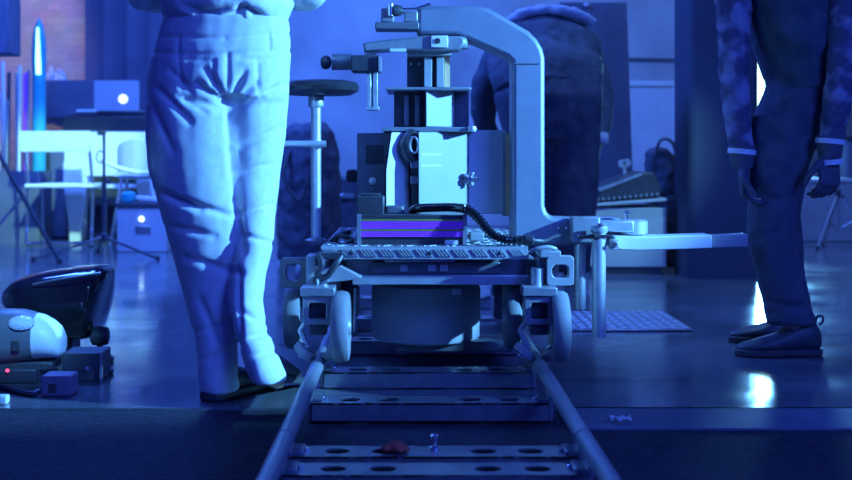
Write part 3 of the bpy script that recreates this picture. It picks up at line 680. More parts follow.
# shirt
mb = MB(); 
mb.loft([[Vector((bx + .012 + a*cos(t), by + o + b*sin(t), z)) for t in [2*pi*i/28 for i in range(28)]] for z, a, b, o in [(1.03,.168,.112,0),(1.062,.172,.122,0),(1.085,.186,.14,0),(1.15,.178,.135,0),(1.25,.182,.132,.0),(1.36,.20,.125,.01),(1.44,.16,.10,.01),(1.49,.075,.07,.02)]])
body_limb(mb, [Vector((bx-.17, by+.01, 1.42)), Vector((bx-.235, by+.0, 1.16)), Vector((bx-.16, by+.17, 1.165))], [.075,.062,.058])
body_limb(mb, [Vector((bx+.17, by+.01, 1.42)), Vector((bx+.245, by+.02, 1.17)), Vector((bx+.18, by+.19, 1.17))], [.075,.062,.058])
mb = remesh(mb, .010, 4); rumple(mb, 13, .008, 5.)
crease(mb, [(226,18,244,12,3,.022),(242,6,272,24,3.5,.030),(240,8,240,24,2.6,.020),(200,16,236,6,4,.010),(180,4,215,18,4,.008),(170,14,200,22,3,.008)], 1.)
mb.build('shirt', M['shirt'], p1, angle=180)
shoe('shoe', (La.x-.015, 3.295, 0), (.30,.55), .285, .05, p1); shoe('shoe', (Ra.x-.002, 3.262, 0), (.14,.60), .285, .05, p1, .095, False, .058)
# ---------------- crew person at right, walking left
D2 = 4.06
mb = MB()
Fk, Fa = W(772, 222, D2-.02), W(797, 325, D2); Bk, Ba = W(778, 222, D2+.18), W(792, 318, D2+.28)
body_limb(mb, [W(790, 114, D2+.02), Fk, Fa], [.068,.055,.04]); body_limb(mb, [W(792, 114, D2+.12), Bk, Ba], [.068,.055,.04])
for a in (Fa, Ba): mb.tube([a + Vector((.0,0,-.02)), a + Vector((-.06,0,-.055)), a + Vector((-.15,0,-.07))], [.036,.034,.022], 12)
cx2 = W(788, 60, D2).x; cy2 = D2+.07
tors = [(.84,.070,.11,.022),(.92,.068,.115,.035),(1.0,.078,.12,.03),(1.10,.10,.14,.015),(1.25,.11,.165,.01),(1.38,.105,.17,.0),(1.46,.08,.12,-.035),(1.50,.052,.055,-.04),(1.58,.052,.052,-.06)]
mb.loft([[Vector((cx2 + o + a*cos(t), cy2 + b*sin(t), z)) for t in [2*pi*i/20 for i in range(20)]] for z, a, b, o in tors])
hc2 = Vector((cx2-.09, cy2, 1.67)); head(mb, hc2, (-1,-.35,0))
wA, wB = W(742, 160, D2-.03), W(830, 150, D2-.12)
shA, shB = Vector((W(738,0,D2).x, cy2-.02, 1.40)), Vector((W(838,0,D2).x, D2-.10, 1.40))
elA, elB = W(734, 75, D2+.0), W(842, 62, D2-.13)
body_limb(mb, [shA, elA, wA], [.05,.042,.028]); body_limb(mb, [shB, elB, wB], [.05,.042,.028])
hA, hB = dict(d=(.10,.0,-1), nrm=(1,.2,0), th=(-.3,-1,0)), dict(d=(-.05,-.1,-1), nrm=(-.5,.8,0), th=(-.8,-.4,0))
hand(mb, wA + Vector((0,0,-.01)), hA['d'], hA['nrm'], hA['th'], r=.0075); hand(mb, wB + Vector((0,0,-.01)), hB['d'], hB['nrm'], hB['th'], r=.0075)
mb.tube([shA, Vector((cx2, cy2, 1.42)), shB], [.055,.09,.055], 12)
mb = remesh(mb, .0065, 3)
p2 = tag(mb.build('person', M['skin'], loc=(cx2, D2, 0)), 'gloved person in dark trousers and printed jacket, striding left at the right edge', 'person')
hair(p2, hc2, (-1,-.35,0)); person_eyes(p2, hc2, (-1,-.35,0))
mb = MB()
mb.loft(rings([(770,826,78,D2+.06,.14),(766,826,94,D2+.06,.15),(757,824,112,D2+.06,.16),(753,820,130,D2+.06,.155),(753,814,150,D2+.05,.14)], 26))
mb.loft(rings([(752,822,115,D2,.095),(752,815,150,D2-.01,.09),(749,800,188,D2-.02,.08),(747,795,232,D2-.02,.075),(751,799,256,D2-.01,.072),(757,805,282,D2,.072),(763,813,308,D2,.072),(767,817,324,D2,.07)], 22))
mb.loft(rings([(756,818,118,D2+.14,.085),(757,810,160,D2+.15,.08),(758,800,215,D2+.18,.075),(764,803,260,D2+.24,.07),(770,808,300,D2+.28,.068),(772,812,316,D2+.28,.066)], 20))
mb = remesh(mb, .0085, 4); rumple(mb, 14, .006, 9., (1,1,.5))
crease(mb, [(752,190,786,206,5,.010),(755,205,790,196,5,.008),(760,300,812,312,4,.008),(764,314,814,304,4,.008),(770,130,800,170,6,.008),(752,240,790,228,5,.007)])
mb.build('trousers', M['trouser'], p2, angle=180)
mb = MB(); mb.loft(rings([(768,828,92,D2+.06,.160),(769,829,84,D2+.06,.158),(762,831,66,D2+.06,.168),(754,833,45,D2+.05,.185),(749,835,15,D2+.05,.20),(747,837,-25,D2+.05,.215),(747,836,-55,D2+.05,.20),(755,825,-75,D2+.05,.14),(768,805,-92,D2+.06,.07)], 26))
mb = remesh(mb, .010, 4); rumple(mb, 12, .007, 3.)
vest = mb.build('jacket', M['jacket'], p2, angle=180)
for sh, el, wr, sd in ((shA, elA, wA, 1.), (shB, elB, wB, 7.)):
    mb = MB(); body_limb(mb, [sh, el, wr + Vector((0,0,.02))], [.075,.050,.040]); mb.tube([sh, (sh + Vector((cx2, cy2, 1.41)))/2, Vector((cx2, cy2, 1.40))], [.085,.10,.10], 12)
    mb = remesh(mb, .009, 3); rumple(mb, 18, .008, sd, (1,1,1.5)); mb.build('sleeve', M['print'], p2, angle=180)
for wr, hh, nb in ((wA, hA, 1), (wB, hB, 2)):
    mb = MB(); hand(mb, wr + Vector((0,0,-.01)), r=.0105, k=1.1, **hh); mb.tube([wr + Vector((0,0,.05)), wr + Vector((0,0,.01)), wr + Vector((0,0,-.03))], [.046,.042,.036], 16)
    mb = remesh(mb, .0048, 3); g = mb.build('glove', M['glove'], p2, angle=180)
    for k in range(nb):
        z = .028 - k*.068; r_ = .047 - k*.004
        mb = MB(); mb.lathe([(r_-.004,-.009),(r_,-.008),(r_,.008),(r_-.004,.009)], wr + Vector((0,0,z)), (.1,0,1) if k == 0 else (-.1,0,1), 26); mb.build('cuff_band', M['band'], g)
shoe('shoe', (W(819,350,D2).x, D2, 0), (-1,-.05), .285, .05, p2, .115, True); shoe('shoe', (W(808,340,D2+.28).x, D2+.28, 0), (-1,0), .285, .05, p2, .10)

# ---------------- person bending over at the back
D3 = 6.2
mb = MB()
for s, xk in ((-1, 528), (1, 570)):
    h_, k_, a_ = W(548 + s*20, 110, D3), W(xk, 195, D3-.02), W(xk, 270, D3+.06)
    body_limb(mb, [h_, k_, a_], [.09,.06,.045]); mb.tube([a_ + Vector((0,-.02,-.02)), a_ + Vector((s*.02,.06,-.05)), a_ + Vector((s*.03,.16,-.06))], [.036,.034,.022], 12)
hb = W(545, 105, D3); sh3 = W(545, 37, D3+.42)
dirv = (sh3 - hb)
mb.tube([hb + Vector((0,0,-.10)), hb, hb + dirv*.4, hb + dirv*.8, sh3, sh3 + Vector((0,.08,.02))], [(.15,.11),(.18,.13),(.165,.12),(.20,.12),(.17,.10),(.06,.06)], 18, ref=(1,0,0))
hc3 = sh3 + Vector((.0,.26,.00)); head(mb, hc3, (0,1,0))
mb.tube([sh3 + Vector((0,.05,0)), hc3 + Vector((0,-.02,-.06))], .055, 12)
wr3 = W(597, 148, D3+.12); el3 = W(601, 95, D3+.30); wr4 = W(492, 160, D3+.55); el4 = W(483, 95, D3+.4)
body_limb(mb, [sh3 + Vector((.20,0,-.02)), el3, wr3], [.055,.045,.03]); body_limb(mb, [sh3 + Vector((-.20,0,-.02)), el4, wr4], [.055,.045,.03])
hand(mb, wr3, (-.05,.1,-1), (-1,0,0), (0,1,0)); hand(mb, wr4, (.1,.6,-1), (1,0,0), (0,1,0))
mb = remesh(mb, .0075, 3)
p3 = tag(mb.build('person', M['skin'], loc=(hb.x, D3, 0)), 'person in dark jacket bending forward behind the curved dolly arm', 'person')
hair(p3, hc3, (0,1,0)); person_eyes(p3, hc3, (0,1,0))
mb = MB(); mb.loft(rings([(500,602,68,D3+.05,.17),(495,603,95,D3,.18),(498,602,120,D3,.16),(505,598,140,D3,.13)], 24))
for xs in ([(502,549,110),(506,550,150),(508,548,200),(510,546,250),(511,545,272)], [(548,601,110),(548,601,150),(549,597,200),(551,592,250),(552,590,272)]):
    mb.loft(rings([(a, b, y, D3 + (.06 if y > 260 else 0), .115 - (y-110)*.0003) for a, b, y in xs], 18))
mb = remesh(mb, .012, 4); rumple(mb, 11, .010, 4., (1,1,.5)); mb.build('trousers', M['trouser'], p3, angle=180)
mb = MB(); mb.tube([hb + Vector((0,-.02,.06)), hb + Vector((0,.02,.14)), hb + dirv*.45 + Vector((0,0,.03)), hb + dirv*.75 + Vector((0,0,.03)), sh3 + Vector((0,.0,.01)), sh3 + Vector((0,.10,.02))], [(.26,.16),(.29,.18),(.31,.18),(.31,.165),(.25,.13),(.08,.07)], 20, ref=(1,0,0))
body_limb(mb, [sh3 + Vector((.20,0,-.02)), el3, wr3 + Vector((0,0,.04))], [.10,.075,.055]); body_limb(mb, [sh3 + Vector((-.20,0,-.02)), el4, wr4 + Vector((0,0,.04))], [.10,.075,.055])
mb = remesh(mb, .012, 4); rumple(mb, 9, .012, 6.); mb.build('jacket', M['jacket'], p3, angle=180)
mb = MB(); mb.tube(spline([W(508, 22, D3+.34), W(526, 13, D3+.33), W(552, 10, D3+.33), W(578, 14, D3+.33), W(594, 24, D3+.34)], 5), (.030,.035), 10)
mb = remesh(mb, .008, 2); rumple(mb, 25, .008, 2.); mb.build('collar', M['shirt'], p3, angle=180)
mb = MB(); mb.lathe([(.054,-.028),(.060,-.02),(.060,.02),(.054,.028)], wr3 + Vector((0,0,.05)), (0,.1,1), 18); mb.build('cuff', M['shirt'], p3)
for xk, s in ((528,-1), (570,1)): a_ = W(xk, 270, D3+.06); shoe('shoe', (a_.x, D3+.02, 0), (s*.15,1), .29, .05, p3)

# ================================================================== LEFT FOREGROUND EQUIPMENT
# glossy black shell on castor
Ds = 4.08
fa = thing('fairing', 'glossy black moulded shell resting on the floor at the left, on a round foot', 'shell', (W(60,340,Ds).x, Ds, 0))
secs = [(8,296,301),(10,287,306),(16,281,311),(26,276,317),(40,272,327),(56,269,334),(72,267,337),(84,265.5,338),(94,265,336),(99,264.8,329),(103,265,314),(107,266,297),(110,267.5,283),(111.5,270,276)]
mb = MB(); rr_ = []
for x, yt, yb in secs:
    c = W(x, (yt+yb)/2, Ds); hz = (yb-yt)/2*Ds/F; hy = .17*min(1, hz/.09)**.7
    rr_.append([c + Vector((0, hy*math.copysign(abs(cos(t))**.75, cos(t)), hz*math.copysign(abs(sin(t))**.8, sin(t)))) for t in [2*pi*i/28 for i in range(28)]])
mb.loft(rr_); sh_ = mb.build('shell', M['gloss'], fa, angle=60)
mb = MB(); mb.tube(spline([W(33,284.5,Ds-.165), W(60,279,Ds-.185), W(85,275,Ds-.185), W(101,273,Ds-.17)], 5), .0035, 8); mb.build('highlight_strip', M['steel'], fa)  # thin steel line modelled in place of the shell's highlight
mb = MB(); c = W(100, 336, Ds-.08); mb.lathe([(.012,-.032),(.028,-.026),(.034,0),(.028,.026),(.012,.032)], c, (1,.2,0), 24); kn = mb.build('round_foot', M['black'], fa)
mb = MB(); mb.lathe([(.008,0),(.006,.004)], W(92, 337, Ds-.11), (0,-1,0), 12); mb.build('foot_bolt', M['chrome'], kn)
mb = MB(); c2 = W(100, 350, Ds-.08); mb.box((W(60,0,Ds).x, Ds+.02, .03), (.10, .12, .06)); mb.build('base_block', M['black'], fa, bev=.01)
mb = MB(); mb.cyl((c.x, c.y, 0.), (c.x, c.y, c.z-.02), .010); mb.build('foot_stem', M['black'], kn)
# work lamp
Dl = 3.62
wl = thing('work_lamp', 'grey domed hand lamp with white end cap and oval lens, front left', 'lamp', (W(20,360,Dl).x, Dl, 0))
mb = MB(); rr_ = []
for x, yt, yb in [(-40,330,356),(-30,318,361),(-12,311,364),(5,308.5,364),(22,309,362),(32,311.5,360.5),(38,313.5,359)]:
    c = W(x, (yt+yb)/2, Dl); hz = (yb-yt)/2*Dl/F
    rr_.append([c + Vector((0, .075*math.copysign(abs(cos(t))**.8, cos(t))*min(1,hz/.06), hz*math.copysign(abs(sin(t))**.85, sin(t)))) for t in [2*pi*i/24 for i in range(24)]])
mb.loft(rr_); mb.build('lamp_body', M['dgrey'], wl, angle=60)
mb = MB(); rr_ = []
for x, yt, yb in [(38,313,359),(44,314.5,358),(52,319,357.5),(59,325,357),(63,332,356),(64.5,338,352)]:
    c = W(x, (yt+yb)/2, Dl); hz = (yb-yt)/2*Dl/F
    rr_.append([c + Vector((0, .075*min(1,hz/.06)*cos(t), hz*math.copysign(abs(sin(t))**.85, sin(t)))) for t in [2*pi*i/24 for i in range(24)]])
mb.loft(rr_); mb.build('end_cap', M['white'], wl, angle=60)
mb = MB(); c = W(21.5, 323, Dl-.066); mb.lathe([(.040,0),(.038,.006),(.025,.014),(.004,.017)], c, (0,-1,.25), 28)
for v in mb.bm.verts: v.co.z = c.z + (v.co.z - c.z)*.55
ln = mb.build('lens', M['lens'], wl)
mb = MB(); mb.pbox(11, 341, 19, 352, Dl-.079, Dl-.06); mb.build('switch', M['black'], wl, bev=.003)
mb = MB(); mb.pbox(-20, 362, 52, 371, Dl-.04, Dl+.06); mb.box((W(10,0,Dl).x, Dl, .022), (.2, .14, .044)); mb.build('lamp_base', M['black'], wl, bev=.006)
mb = MB(); mb.lathe([(.006,0),(.005,.004),(.001,.005)], W(7.5, 370.5, Dl-.075), (0,-1,0), 12); mb.build('indicator', M['redled'], wl)
# control box
Db = 3.62; cb = thing('control_box', 'black oblong control box with a chrome button between lamp and shell', 'box', (W(82,374,Db).x, Db, 0))
mb = MB(); a = W(62, 353, Db-.03); b = W(101, 353, Db-.03); mb.box(((a.x+b.x)/2, Db+.03, a.z/2), (b.x-a.x, .12, a.z)); mb.build('case', M['dark'], cb, bev=.004)
mb = MB(); mb.lathe([(.008,0),(.008,.004),(.004,.006)], W(87, 369, Db-.031), (0,-1,0), 16); mb.build('button', M['chrome'], cb)
mb = MB(); mb.pbox(99.5, 352, 102, 393, Db-.034, Db-.028); mb.build('edge_strip', M['alu2'], cb)
# socket box
Dk = 3.38; sb = thing('socket_box', 'small mauve socket box on the floor in front of the control box', 'box', (W(56,398,Dk).x, Dk, 0))
mb = MB(); a = W(40, 376, Dk-.02); b = W(71, 376, Dk-.02); mb.box(((a.x+b.x)/2, Dk+.02, a.z/2), (b.x-a.x, .08, a.z)); mb.build('case', M['socket'], sb, bev=.006)
mb = MB(); mb.pbox(48, 384, 56, 393, Dk-.0215, Dk-.015); mb.build('socket', M['black'], sb, bev=.001)
# cables
def cable(pts, r, label, m='black', name='cable'):
    mb = MB(); mb.tube(spline(pts, 8), r, 10); return tag(mb.build(name, M[m], loc=pts[0]), label, 'cable')
cable([G(-30,3.42,.008), G(0,3.46,.008), G(18,3.40,.008), G(32,3.36,.008), G(39,3.375,.012)], .008, 'black cable on the floor running to the mauve socket box')
cable([G(102,3.68,.01), G(112,3.72,.008), G(104,3.85,.008), G(112,3.95,.008), G(96,4.12,.008)], .007, 'black cable curling on the floor beside the glossy shell')
mb = MB(); mb.box((W(3,405,3.27).x, 3.27, .012), (.03, .03, .024)); tag(mb.build('tape_end', M['paper'], bev=.005, loc=(W(3,405,3.27).x,3.27,0)), 'small white crumpled tape end on the floor at the left edge', 'tape')

# ================================================================== BACKGROUND LEFT
def zpx(py, D): return H - (py-CY)*D/F
def xpx(px, D): return (px-CX)*D/F
# equipment table
Dt = 9.65; ztab = zpx(131, Dt)
et = thing('equipment_table', 'dark equipment table against the brick wall carrying the laptop', 'table', (xpx(95,Dt), Dt+.25, 0))
mb = MB(); mb.box((xpx(96,Dt), Dt+.28, ztab-.02), (xpx(152,Dt)-xpx(40,Dt), .6, .04)); mb.build('tabletop', M['navy'], et, bev=.004)
for px in (46, 147):
    for dy in (.04, .52):
        mb = MB(); mb.box((xpx(px,Dt), Dt+dy, (ztab-.04)/2), (.05,.05,ztab-.04)); mb.build('leg', M['dark'], et)
mb = MB(); mb.box((xpx(53,Dt), Dt+.28, .36), (.19, .5, .70)); mb.build('drawer_unit', M['navy'], et, bev=.005)
mb = MB(); mb.box((xpx(110,Dt), Dt+.45, .5), (.62, .02, .5)); mb.build('modesty_panel', M['dark'], et)
# black mixer on the table
mx = thing('mixing_desk', 'low black mixing desk on the table below the laptop', 'mixer', (xpx(103,Dt), Dt+.2, ztab))
h_m = zpx(112.5,Dt)-ztab
mb = MB(); a, b = xpx(62,Dt), xpx(145,Dt)
mb.prism([Vector((a, Dt+.02, ztab)), Vector((a, Dt+.02, ztab+h_m*.8)), Vector((a, Dt+.40, ztab+h_m)), Vector((a, Dt+.40, ztab))], (b-a,0,0)); mb.build('case', M['black'], mx, bev=.008)
mb = MB()
for i in range(12):
    for j in range(3): mb.lathe([(.012,0),(.010,.018)], (a+.05+i*.048, Dt+.08+j*.1, ztab+h_m*(.77+.07*j)), n=10)
o = mb.build('knob_rows', M['dark'], mx); o['kind'] = 'stuff'
# laptop
lp = thing('laptop', 'open silver laptop with a round glowing emblem on its lid', 'laptop', (xpx(116,Dt), Dt+.2, ztab+h_m))
a, b = W(94, 80.5, Dt+.05), W(139, 111, Dt+.05)
mb = MB(); mb.prism(rrect((a.x+b.x)/2, (a.z+b.z)/2, b.x-a.x, a.z-b.z, .012, Dt+.05), (0,.010,0)); mb.build('lid', M['screen'], lp, bev=.002)
mb = MB(); mb.box(((a.x+b.x)/2, Dt+.17, b.z+.004), (b.x-a.x, .23, .014)); mb.build('keyboard_base', M['screen'], lp, bev=.003)
mb = MB(); mb.lathe([(.037,0),(.036,.003),(.02,.004)], W(123, 99, Dt+.049), (0,-1,0), 24); mb.build('lid_emblem', M['apple'], lp)
# white phone/remote
mb = MB(); c = W(85, 111, Dt); mb.box((c.x, Dt+.06, zpx(110.6,Dt)), (.155, .08, .02)); tag(mb.build('remote', M['white'], bev=.005, loc=c), 'flat white box lying on the mixing desk beside the laptop', 'box')
# monitor
mn = thing('monitor', 'dark flat monitor seen from behind, standing left of the laptop', 'monitor', (xpx(66,Dt), Dt+.4, ztab))
mb = MB(); mb.pbox(42, 80, 97, 118, Dt+.41, Dt+.43); mb.build('panel', M['navy'], mn, bev=.006)
mb = MB(); mb.box((xpx(68,Dt), Dt+.43, ztab+.075), (.05,.02,.14)); mb.build('stand_neck', M['dark'], mn); mb = MB(); mb.box((xpx(68,Dt), Dt+.43, ztab+.007), (.2,.05,.012)); mb.build('stand_foot', M['dark'], mn)
# plastic film
Dpf = Dt+.56; mb = MB(); rr_ = []
for i in range(9):
    t = i/8; x = xpx(41 + 24*t, Dpf); hh_ = (zpx(64,Dpf)-ztab)*(.85+.12*sin(i*2.3)+.05*sin(i*5))
    rr_.append([Vector((x, Dpf + .05*cos(q), ztab + .045 + hh_*(.5+.5*sin(q)))) for q in [2*pi*k/16 for k in range(16)]])
mb.loft(rr_); mb = remesh(mb, .02, 1); rumple(mb, 9, .03, 3.); rumple(mb, 22, .014, 8.)
for v in mb.bm.verts: v.co.z = max(v.co.z, ztab+.001)
tag(mb.build('plastic_film', M['foil'], angle=25, loc=(xpx(53,Dpf),Dpf,ztab)), 'crumpled shiny plastic film heaped on the table behind the dark monitor', 'film')
# lamp tubes standing in a bin
Dtb = 9.3
bn = thing('tube_bin', 'open dark bin holding the upright tubes at the left edge', 'bin', (xpx(20,Dtb), Dtb, 0))
mb = MB(); mb.frame(*[[Vector((p.x, p.z, 0.)) for p in rrect(xpx(18,Dtb), Dtb, w_, w_-.10, .03, 0)] for w_ in (.44,.42)], (0,0,.55)); mb.build('bin_wall', M['navy'], bn)
mb = MB(); mb.box((xpx(18,Dtb), Dtb, .012), (.42,.32,.02)); mb.build('bin_floor', M['dgrey'], bn)
tl = [('pale', 4, 62, .015, 'white', -3), ('dark', 9, 72, .016, 'dark', 2), ('steel', 15, 72, .011, 'alu', -1), ('white', 21, 66, .013, 'white', 1), ('violet', 26, 73, .018, 'violet', 0), ('grey', 12, 100, .012, 'alu2', 3), ('mauve', 30, 70, .012, 'socket', 2), ('film', -1, 92, .014, 'white', 1)]
nm = {'pale':'pale aluminium tube, leftmost of the upright tubes in the bin','dark':'thick dark tube between two pale tubes in the bin','film':'short white tube at the very left edge of the bin','steel':'thin silvery tube in the middle of the bin','white':'white tube left of the mauve tube in the bin','violet':'thick mauve tube beside the glowing tube in the bin','grey':'short grey tube at the front of the bin','mauve':'slim mauve tube just left of the glowing tube in the bin'}
for i, (k, px, py, r, m, lean) in enumerate(tl):
    x = xpx(px, Dtb); mb = MB(); y = Dtb + (-.10 if k == 'grey' else .03*((i % 3)-1))
    mb.tube([(x - lean*.01, y, .024), (x, y, zpx(py,Dtb)-.02), (x, y, zpx(py,Dtb))], [r, r, r*.8], 14)
    o = mb.build('lighting_tube', M[m], loc=(x, y, .024)); tag(o, nm[k], 'tube', 'upright tubes in the bin')
gx = xpx(35, Dtb)
gt = thing('light_tube', 'tall pointed glowing cyan tube standing highest in the bin', 'lamp', (gx, Dtb+.1, .024))
mb = MB(); mb.lathe([(.052,.0),(.052,zpx(75,Dtb)),(.056,zpx(60,Dtb)),(.050,zpx(40,Dtb)),(.030,zpx(28,Dtb)),(.008,zpx(21,Dtb))], (gx, Dtb+.1, .03), n=20); mb.build('tube_sleeve', M['teal'], gt)
mb = MB(); mb.tube([(gx+.012, Dtb+.05, zpx(74,Dtb)), (gx+.010, Dtb+.045, zpx(60,Dtb)), (gx+.004, Dtb+.052, zpx(27,Dtb))], [.019,.019,.008], 12); mb.build('lit_core', M['tubeglow'], gt)
# dark hanging curtain panel
mb = MB(); rr_ = []
n_ = 40; D_ = 10.41
f0 = []; b0 = []
for i in range(n_+1):
    t = i/n_; x = xpx(85, D_) + (xpx(215, D_)-xpx(85, D_))*t; y = D_ + .014*sin(t*34) + .006*sin(t*71)
    f0.append(Vector((x, y, .03))); b0.append(Vector((x, y+.012, .03)))
mb.prism(f0 + list(reversed(b0)), (0,0,3.9)); tag(mb.build('curtain', M['curtain'], loc=(xpx(150,D_),D_,.03)), 'dark blue curtain hanging beside the brick wall', 'curtain')
# cantilever chair
Dc = 8.75
ch = thing('folding_chair', 'white canvas chair with tubular sled base, far left', 'chair', (xpx(58,Dc), Dc+.22, 0))
zb, zs, rt = .025, zpx(186,Dc), .012
xl, xr_ = xpx(27,Dc), xpx(92,Dc)
mb = MB(); a = W(20,131,Dc); b = W(90,152,Dc)
mb.box(((a.x+b.x)/2, Dc-.0, (a.z+b.z)/2), (b.x-a.x, .012, a.z-b.z)); mb.build('backrest', M['wcloth'], ch, bev=.004)
mb = MB(); mb.box(((xl+xr_)/2+.02, Dc+.20, zs), (xr_-xl, .36, .03)); mb.build('seat', M['wcloth'], ch, bev=.008)
for x, xt in ((xl, a.x+.02), (xr_, b.x-.02)):
    mb = MB(); mb.tube(spline([(xt, Dc+.01, a.z-.01), (x, Dc+.01, zs+.02), (x, Dc+.0, .16), (x, Dc-.02, .045), (x, Dc+.03, .014)], 5), rt, 10); mb.tube([(x, Dc+.03, .014), (x, Dc+.38, .014)], rt, 10); mb.tube([(x, Dc+.38, .014), (x, Dc+.36, zs)], rt, 10); mb.build('side_frame', M['chrome'], ch)
mb = MB(); mb.tube([(xl, Dc+.01, .03), (xr_, Dc+.01, .03)], rt, 10); mb.build('base_bar', M['chrome'], ch)
mb = MB(); mb.tube([(xl-.01, Dc-.012, zs), (xr_+.02, Dc-.012, zs)], .016, 10); mb.build('seat_rail', M['white'], ch)
# moulded armchair
Dd = 9.18
ac = thing('moulded_chair', 'white moulded plastic armchair between the canvas chair and the thin stand', 'chair', (xpx(104,Dd), Dd+.25, 0))
x0, x1 = xpx(64,Dd), xpx(147,Dd); zt_, zs = zpx(131,Dd), .43
mb = MB(); mb.pbox(64, 132, 147, 176, Dd, Dd+.02); mb.build('backrest', M['white'], ac, bev=.006)
mb = MB(); mb.box(((x0+x1)/2, Dd+.22, zs), (x1-x0-.04, .42, .03)); mb.build('seat', M['white'], ac, bev=.01)
for px, yy in ((68, .03), (143, .03), (68, .42), (143, .42)):
    mb = MB(); x = xpx(px, Dd); w_ = .09 if yy < .1 and px < 100 else .05; xx = x + (.05 if w_ > .06 else 0)
    mb.loft([[Vector((xx + sx*w_*k, Dd + yy + sy*.025, z)) for sx, sy in ((-1,-1),(1,-1),(1,1),(-1,1))] for z, k in ((0.,.45),(.2,.6),(.45,1.),(.62 if yy < .1 else .46, 1.))]); mb.build('leg', M['white'], ac, bev=.006)
for px in (72, 141):
    mb = MB(); x = xpx(px, Dd); mb.tube(spline([(x, Dd+.02, .62), (x, Dd+.2, .66), (x, Dd+.34, .64), (x, Dd+.42, .45)], 6), (.02,.035), 10); mb.build('armrest', M['white'], ac)
# a second moulded chair back, turned
Dg = 8.74
fc = thing('shell_chair', 'pale grey shell chair turned aside, behind the thin stand', 'chair', (xpx(130,Dg), Dg+.2, 0))
mb = MB(); rr_ = []
for i in range(9):
    a = -80 + 160*i/8; 
    rr_.append([Vector((xpx(132,Dg) + (.145+k)*sin(radians(a)), Dg+.22-.16*cos(radians(a)), z)) for k, z in ((0,zpx(172,Dg)+.0008*abs(a)*0),(0,zpx(139,Dg)-.10*(abs(a)/80)**2),(.012,zpx(139,Dg)-.10*(abs(a)/80)**2),(.012,zpx(172,Dg)))])
mb.loft(rr_); mb.build('shell_back', M['lgrey'], fc, bev=.003)
mb = MB(); mb.lathe([(.05,-.03),(.15,-.02),(.19,.0),(.18,.012),(.05,.008)], (xpx(132,Dg), Dg+.22, zpx(176,Dg)), n=24); mb.build('seat', M['white'], fc)
mb = MB(); mb.tube(spline([(xpx(101,Dg), Dg+.05, zpx(150,Dg)), (xpx(103,Dg), Dg-.01, zpx(160,Dg)), (xpx(120,Dg), Dg-.02, zpx(168,Dg)), (xpx(143,Dg), Dg+.0, zpx(173,Dg)), (xpx(150,Dg), Dg+.1, zpx(170,Dg))], 5), .016, 10); mb.build('seat_rim', M['white'], fc)
for dx, dy in ((-.15,.08),(.15,.08),(-.15,.38),(.15,.38)):
    mb = MB(); mb.tube([(xpx(132,Dg)+dx*.7, Dg+.22+(dy-.22)*.6, zpx(178,Dg)), (xpx(132,Dg)+dx*1.2, Dg+dy, 0)], .012, 8); mb.build('leg', M['chrome'], fc)
# thin stand
def tripod(name, label, px, D, ztop, feet, r=.012, clamp=None, m='dark', hub=.55):
    x = xpx(px, D); t = thing(name, label, 'stand', (x, D, 0))
    mb = MB(); mb.cyl((x, D, .12), (x, D, ztop*.6), r*1.25, n=12); mb.cyl((x, D, ztop*.6), (x, D, ztop), r*.85, n=12); mb.build('pole', M[m], t)
    mb = MB(); mb.lathe([(r*1.3,-.03),(r*2.2,-.02),(r*2.2,.02),(r*1.3,.03)], (x, D, hub), n=12); mb.build('collar', M['black'], t)
    mb = MB(); mb.lathe([(.008,-.02),(.016,-.01),(.016,.01),(.008,.02)], (x+r*2.4, D, ztop*.6), (1,0,0), 10); mb.build('knob', M['black'], t)
    for fx, fy in feet:
        mb = MB(); mb.tube([(x, D, hub), (x+fx, D+fy, .012)], r*.8, 8); l = mb.build('leg', M[m], t)
        mb = MB(); mb.tube([(x+fx*.5, D+fy*.5, hub*.5+.006), (x, D, .14)], r*.5, 8); mb.build('brace', M['steel'], l)
        mb = MB(); mb.lathe([(r*1.1,0),(r*1.3,.012),(r*.9,.03)], (x+fx, D+fy, 0), n=10); mb.build('rubber_foot', M['black'], l)
    return t
t2 = tripod('microphone_stand', 'thin black stand with spread low legs in front of the white chairs', 104, 7.95, zpx(131,7.95), [(-.36,-.35),(.42,-.30),(-.12,.30)], .011, hub=.13)
mb = MB(); mb.box((xpx(102,7.95), 7.94, zpx(133,7.95)), (.05,.04,.03)); mb.build('top_clip', M['black'], t2, bev=.004)
mb = MB(); mb.tube([(xpx(104,7.95)+.025*cos(q)-.02, 7.93, zpx(157,7.95)+.04*sin(q)) for q in [2*pi*k/16 for k in range(16)]], .004, 8, close=True); mb.build('cable_loop', M['black'], t2)
t1 = tripod('light_stand', 'black light stand at the far left whose slanting leg crosses the view', -14, 7.5, 1.28, [(.475,-.05),(-.35,-.3),(-.2,.5)], .017, hub=.82)
# lamp head on stand
lh = thing('lamp_housing', 'dark rectangular lamp housing at the upper left corner', 'lamp', (xpx(-12,7.5), 7.5, 1.3))
mb = MB(); mb.pbox(-40, -40, 8.5, 54, 7.38, 7.62); mb.build('housing', M['navy'], lh, bev=.01)
mb = MB(); mb.box((xpx(-14,7.5), 7.68, 1.6), (.22,.1,.3)); mb.build('back_box', M['dark'], lh, bev=.01)
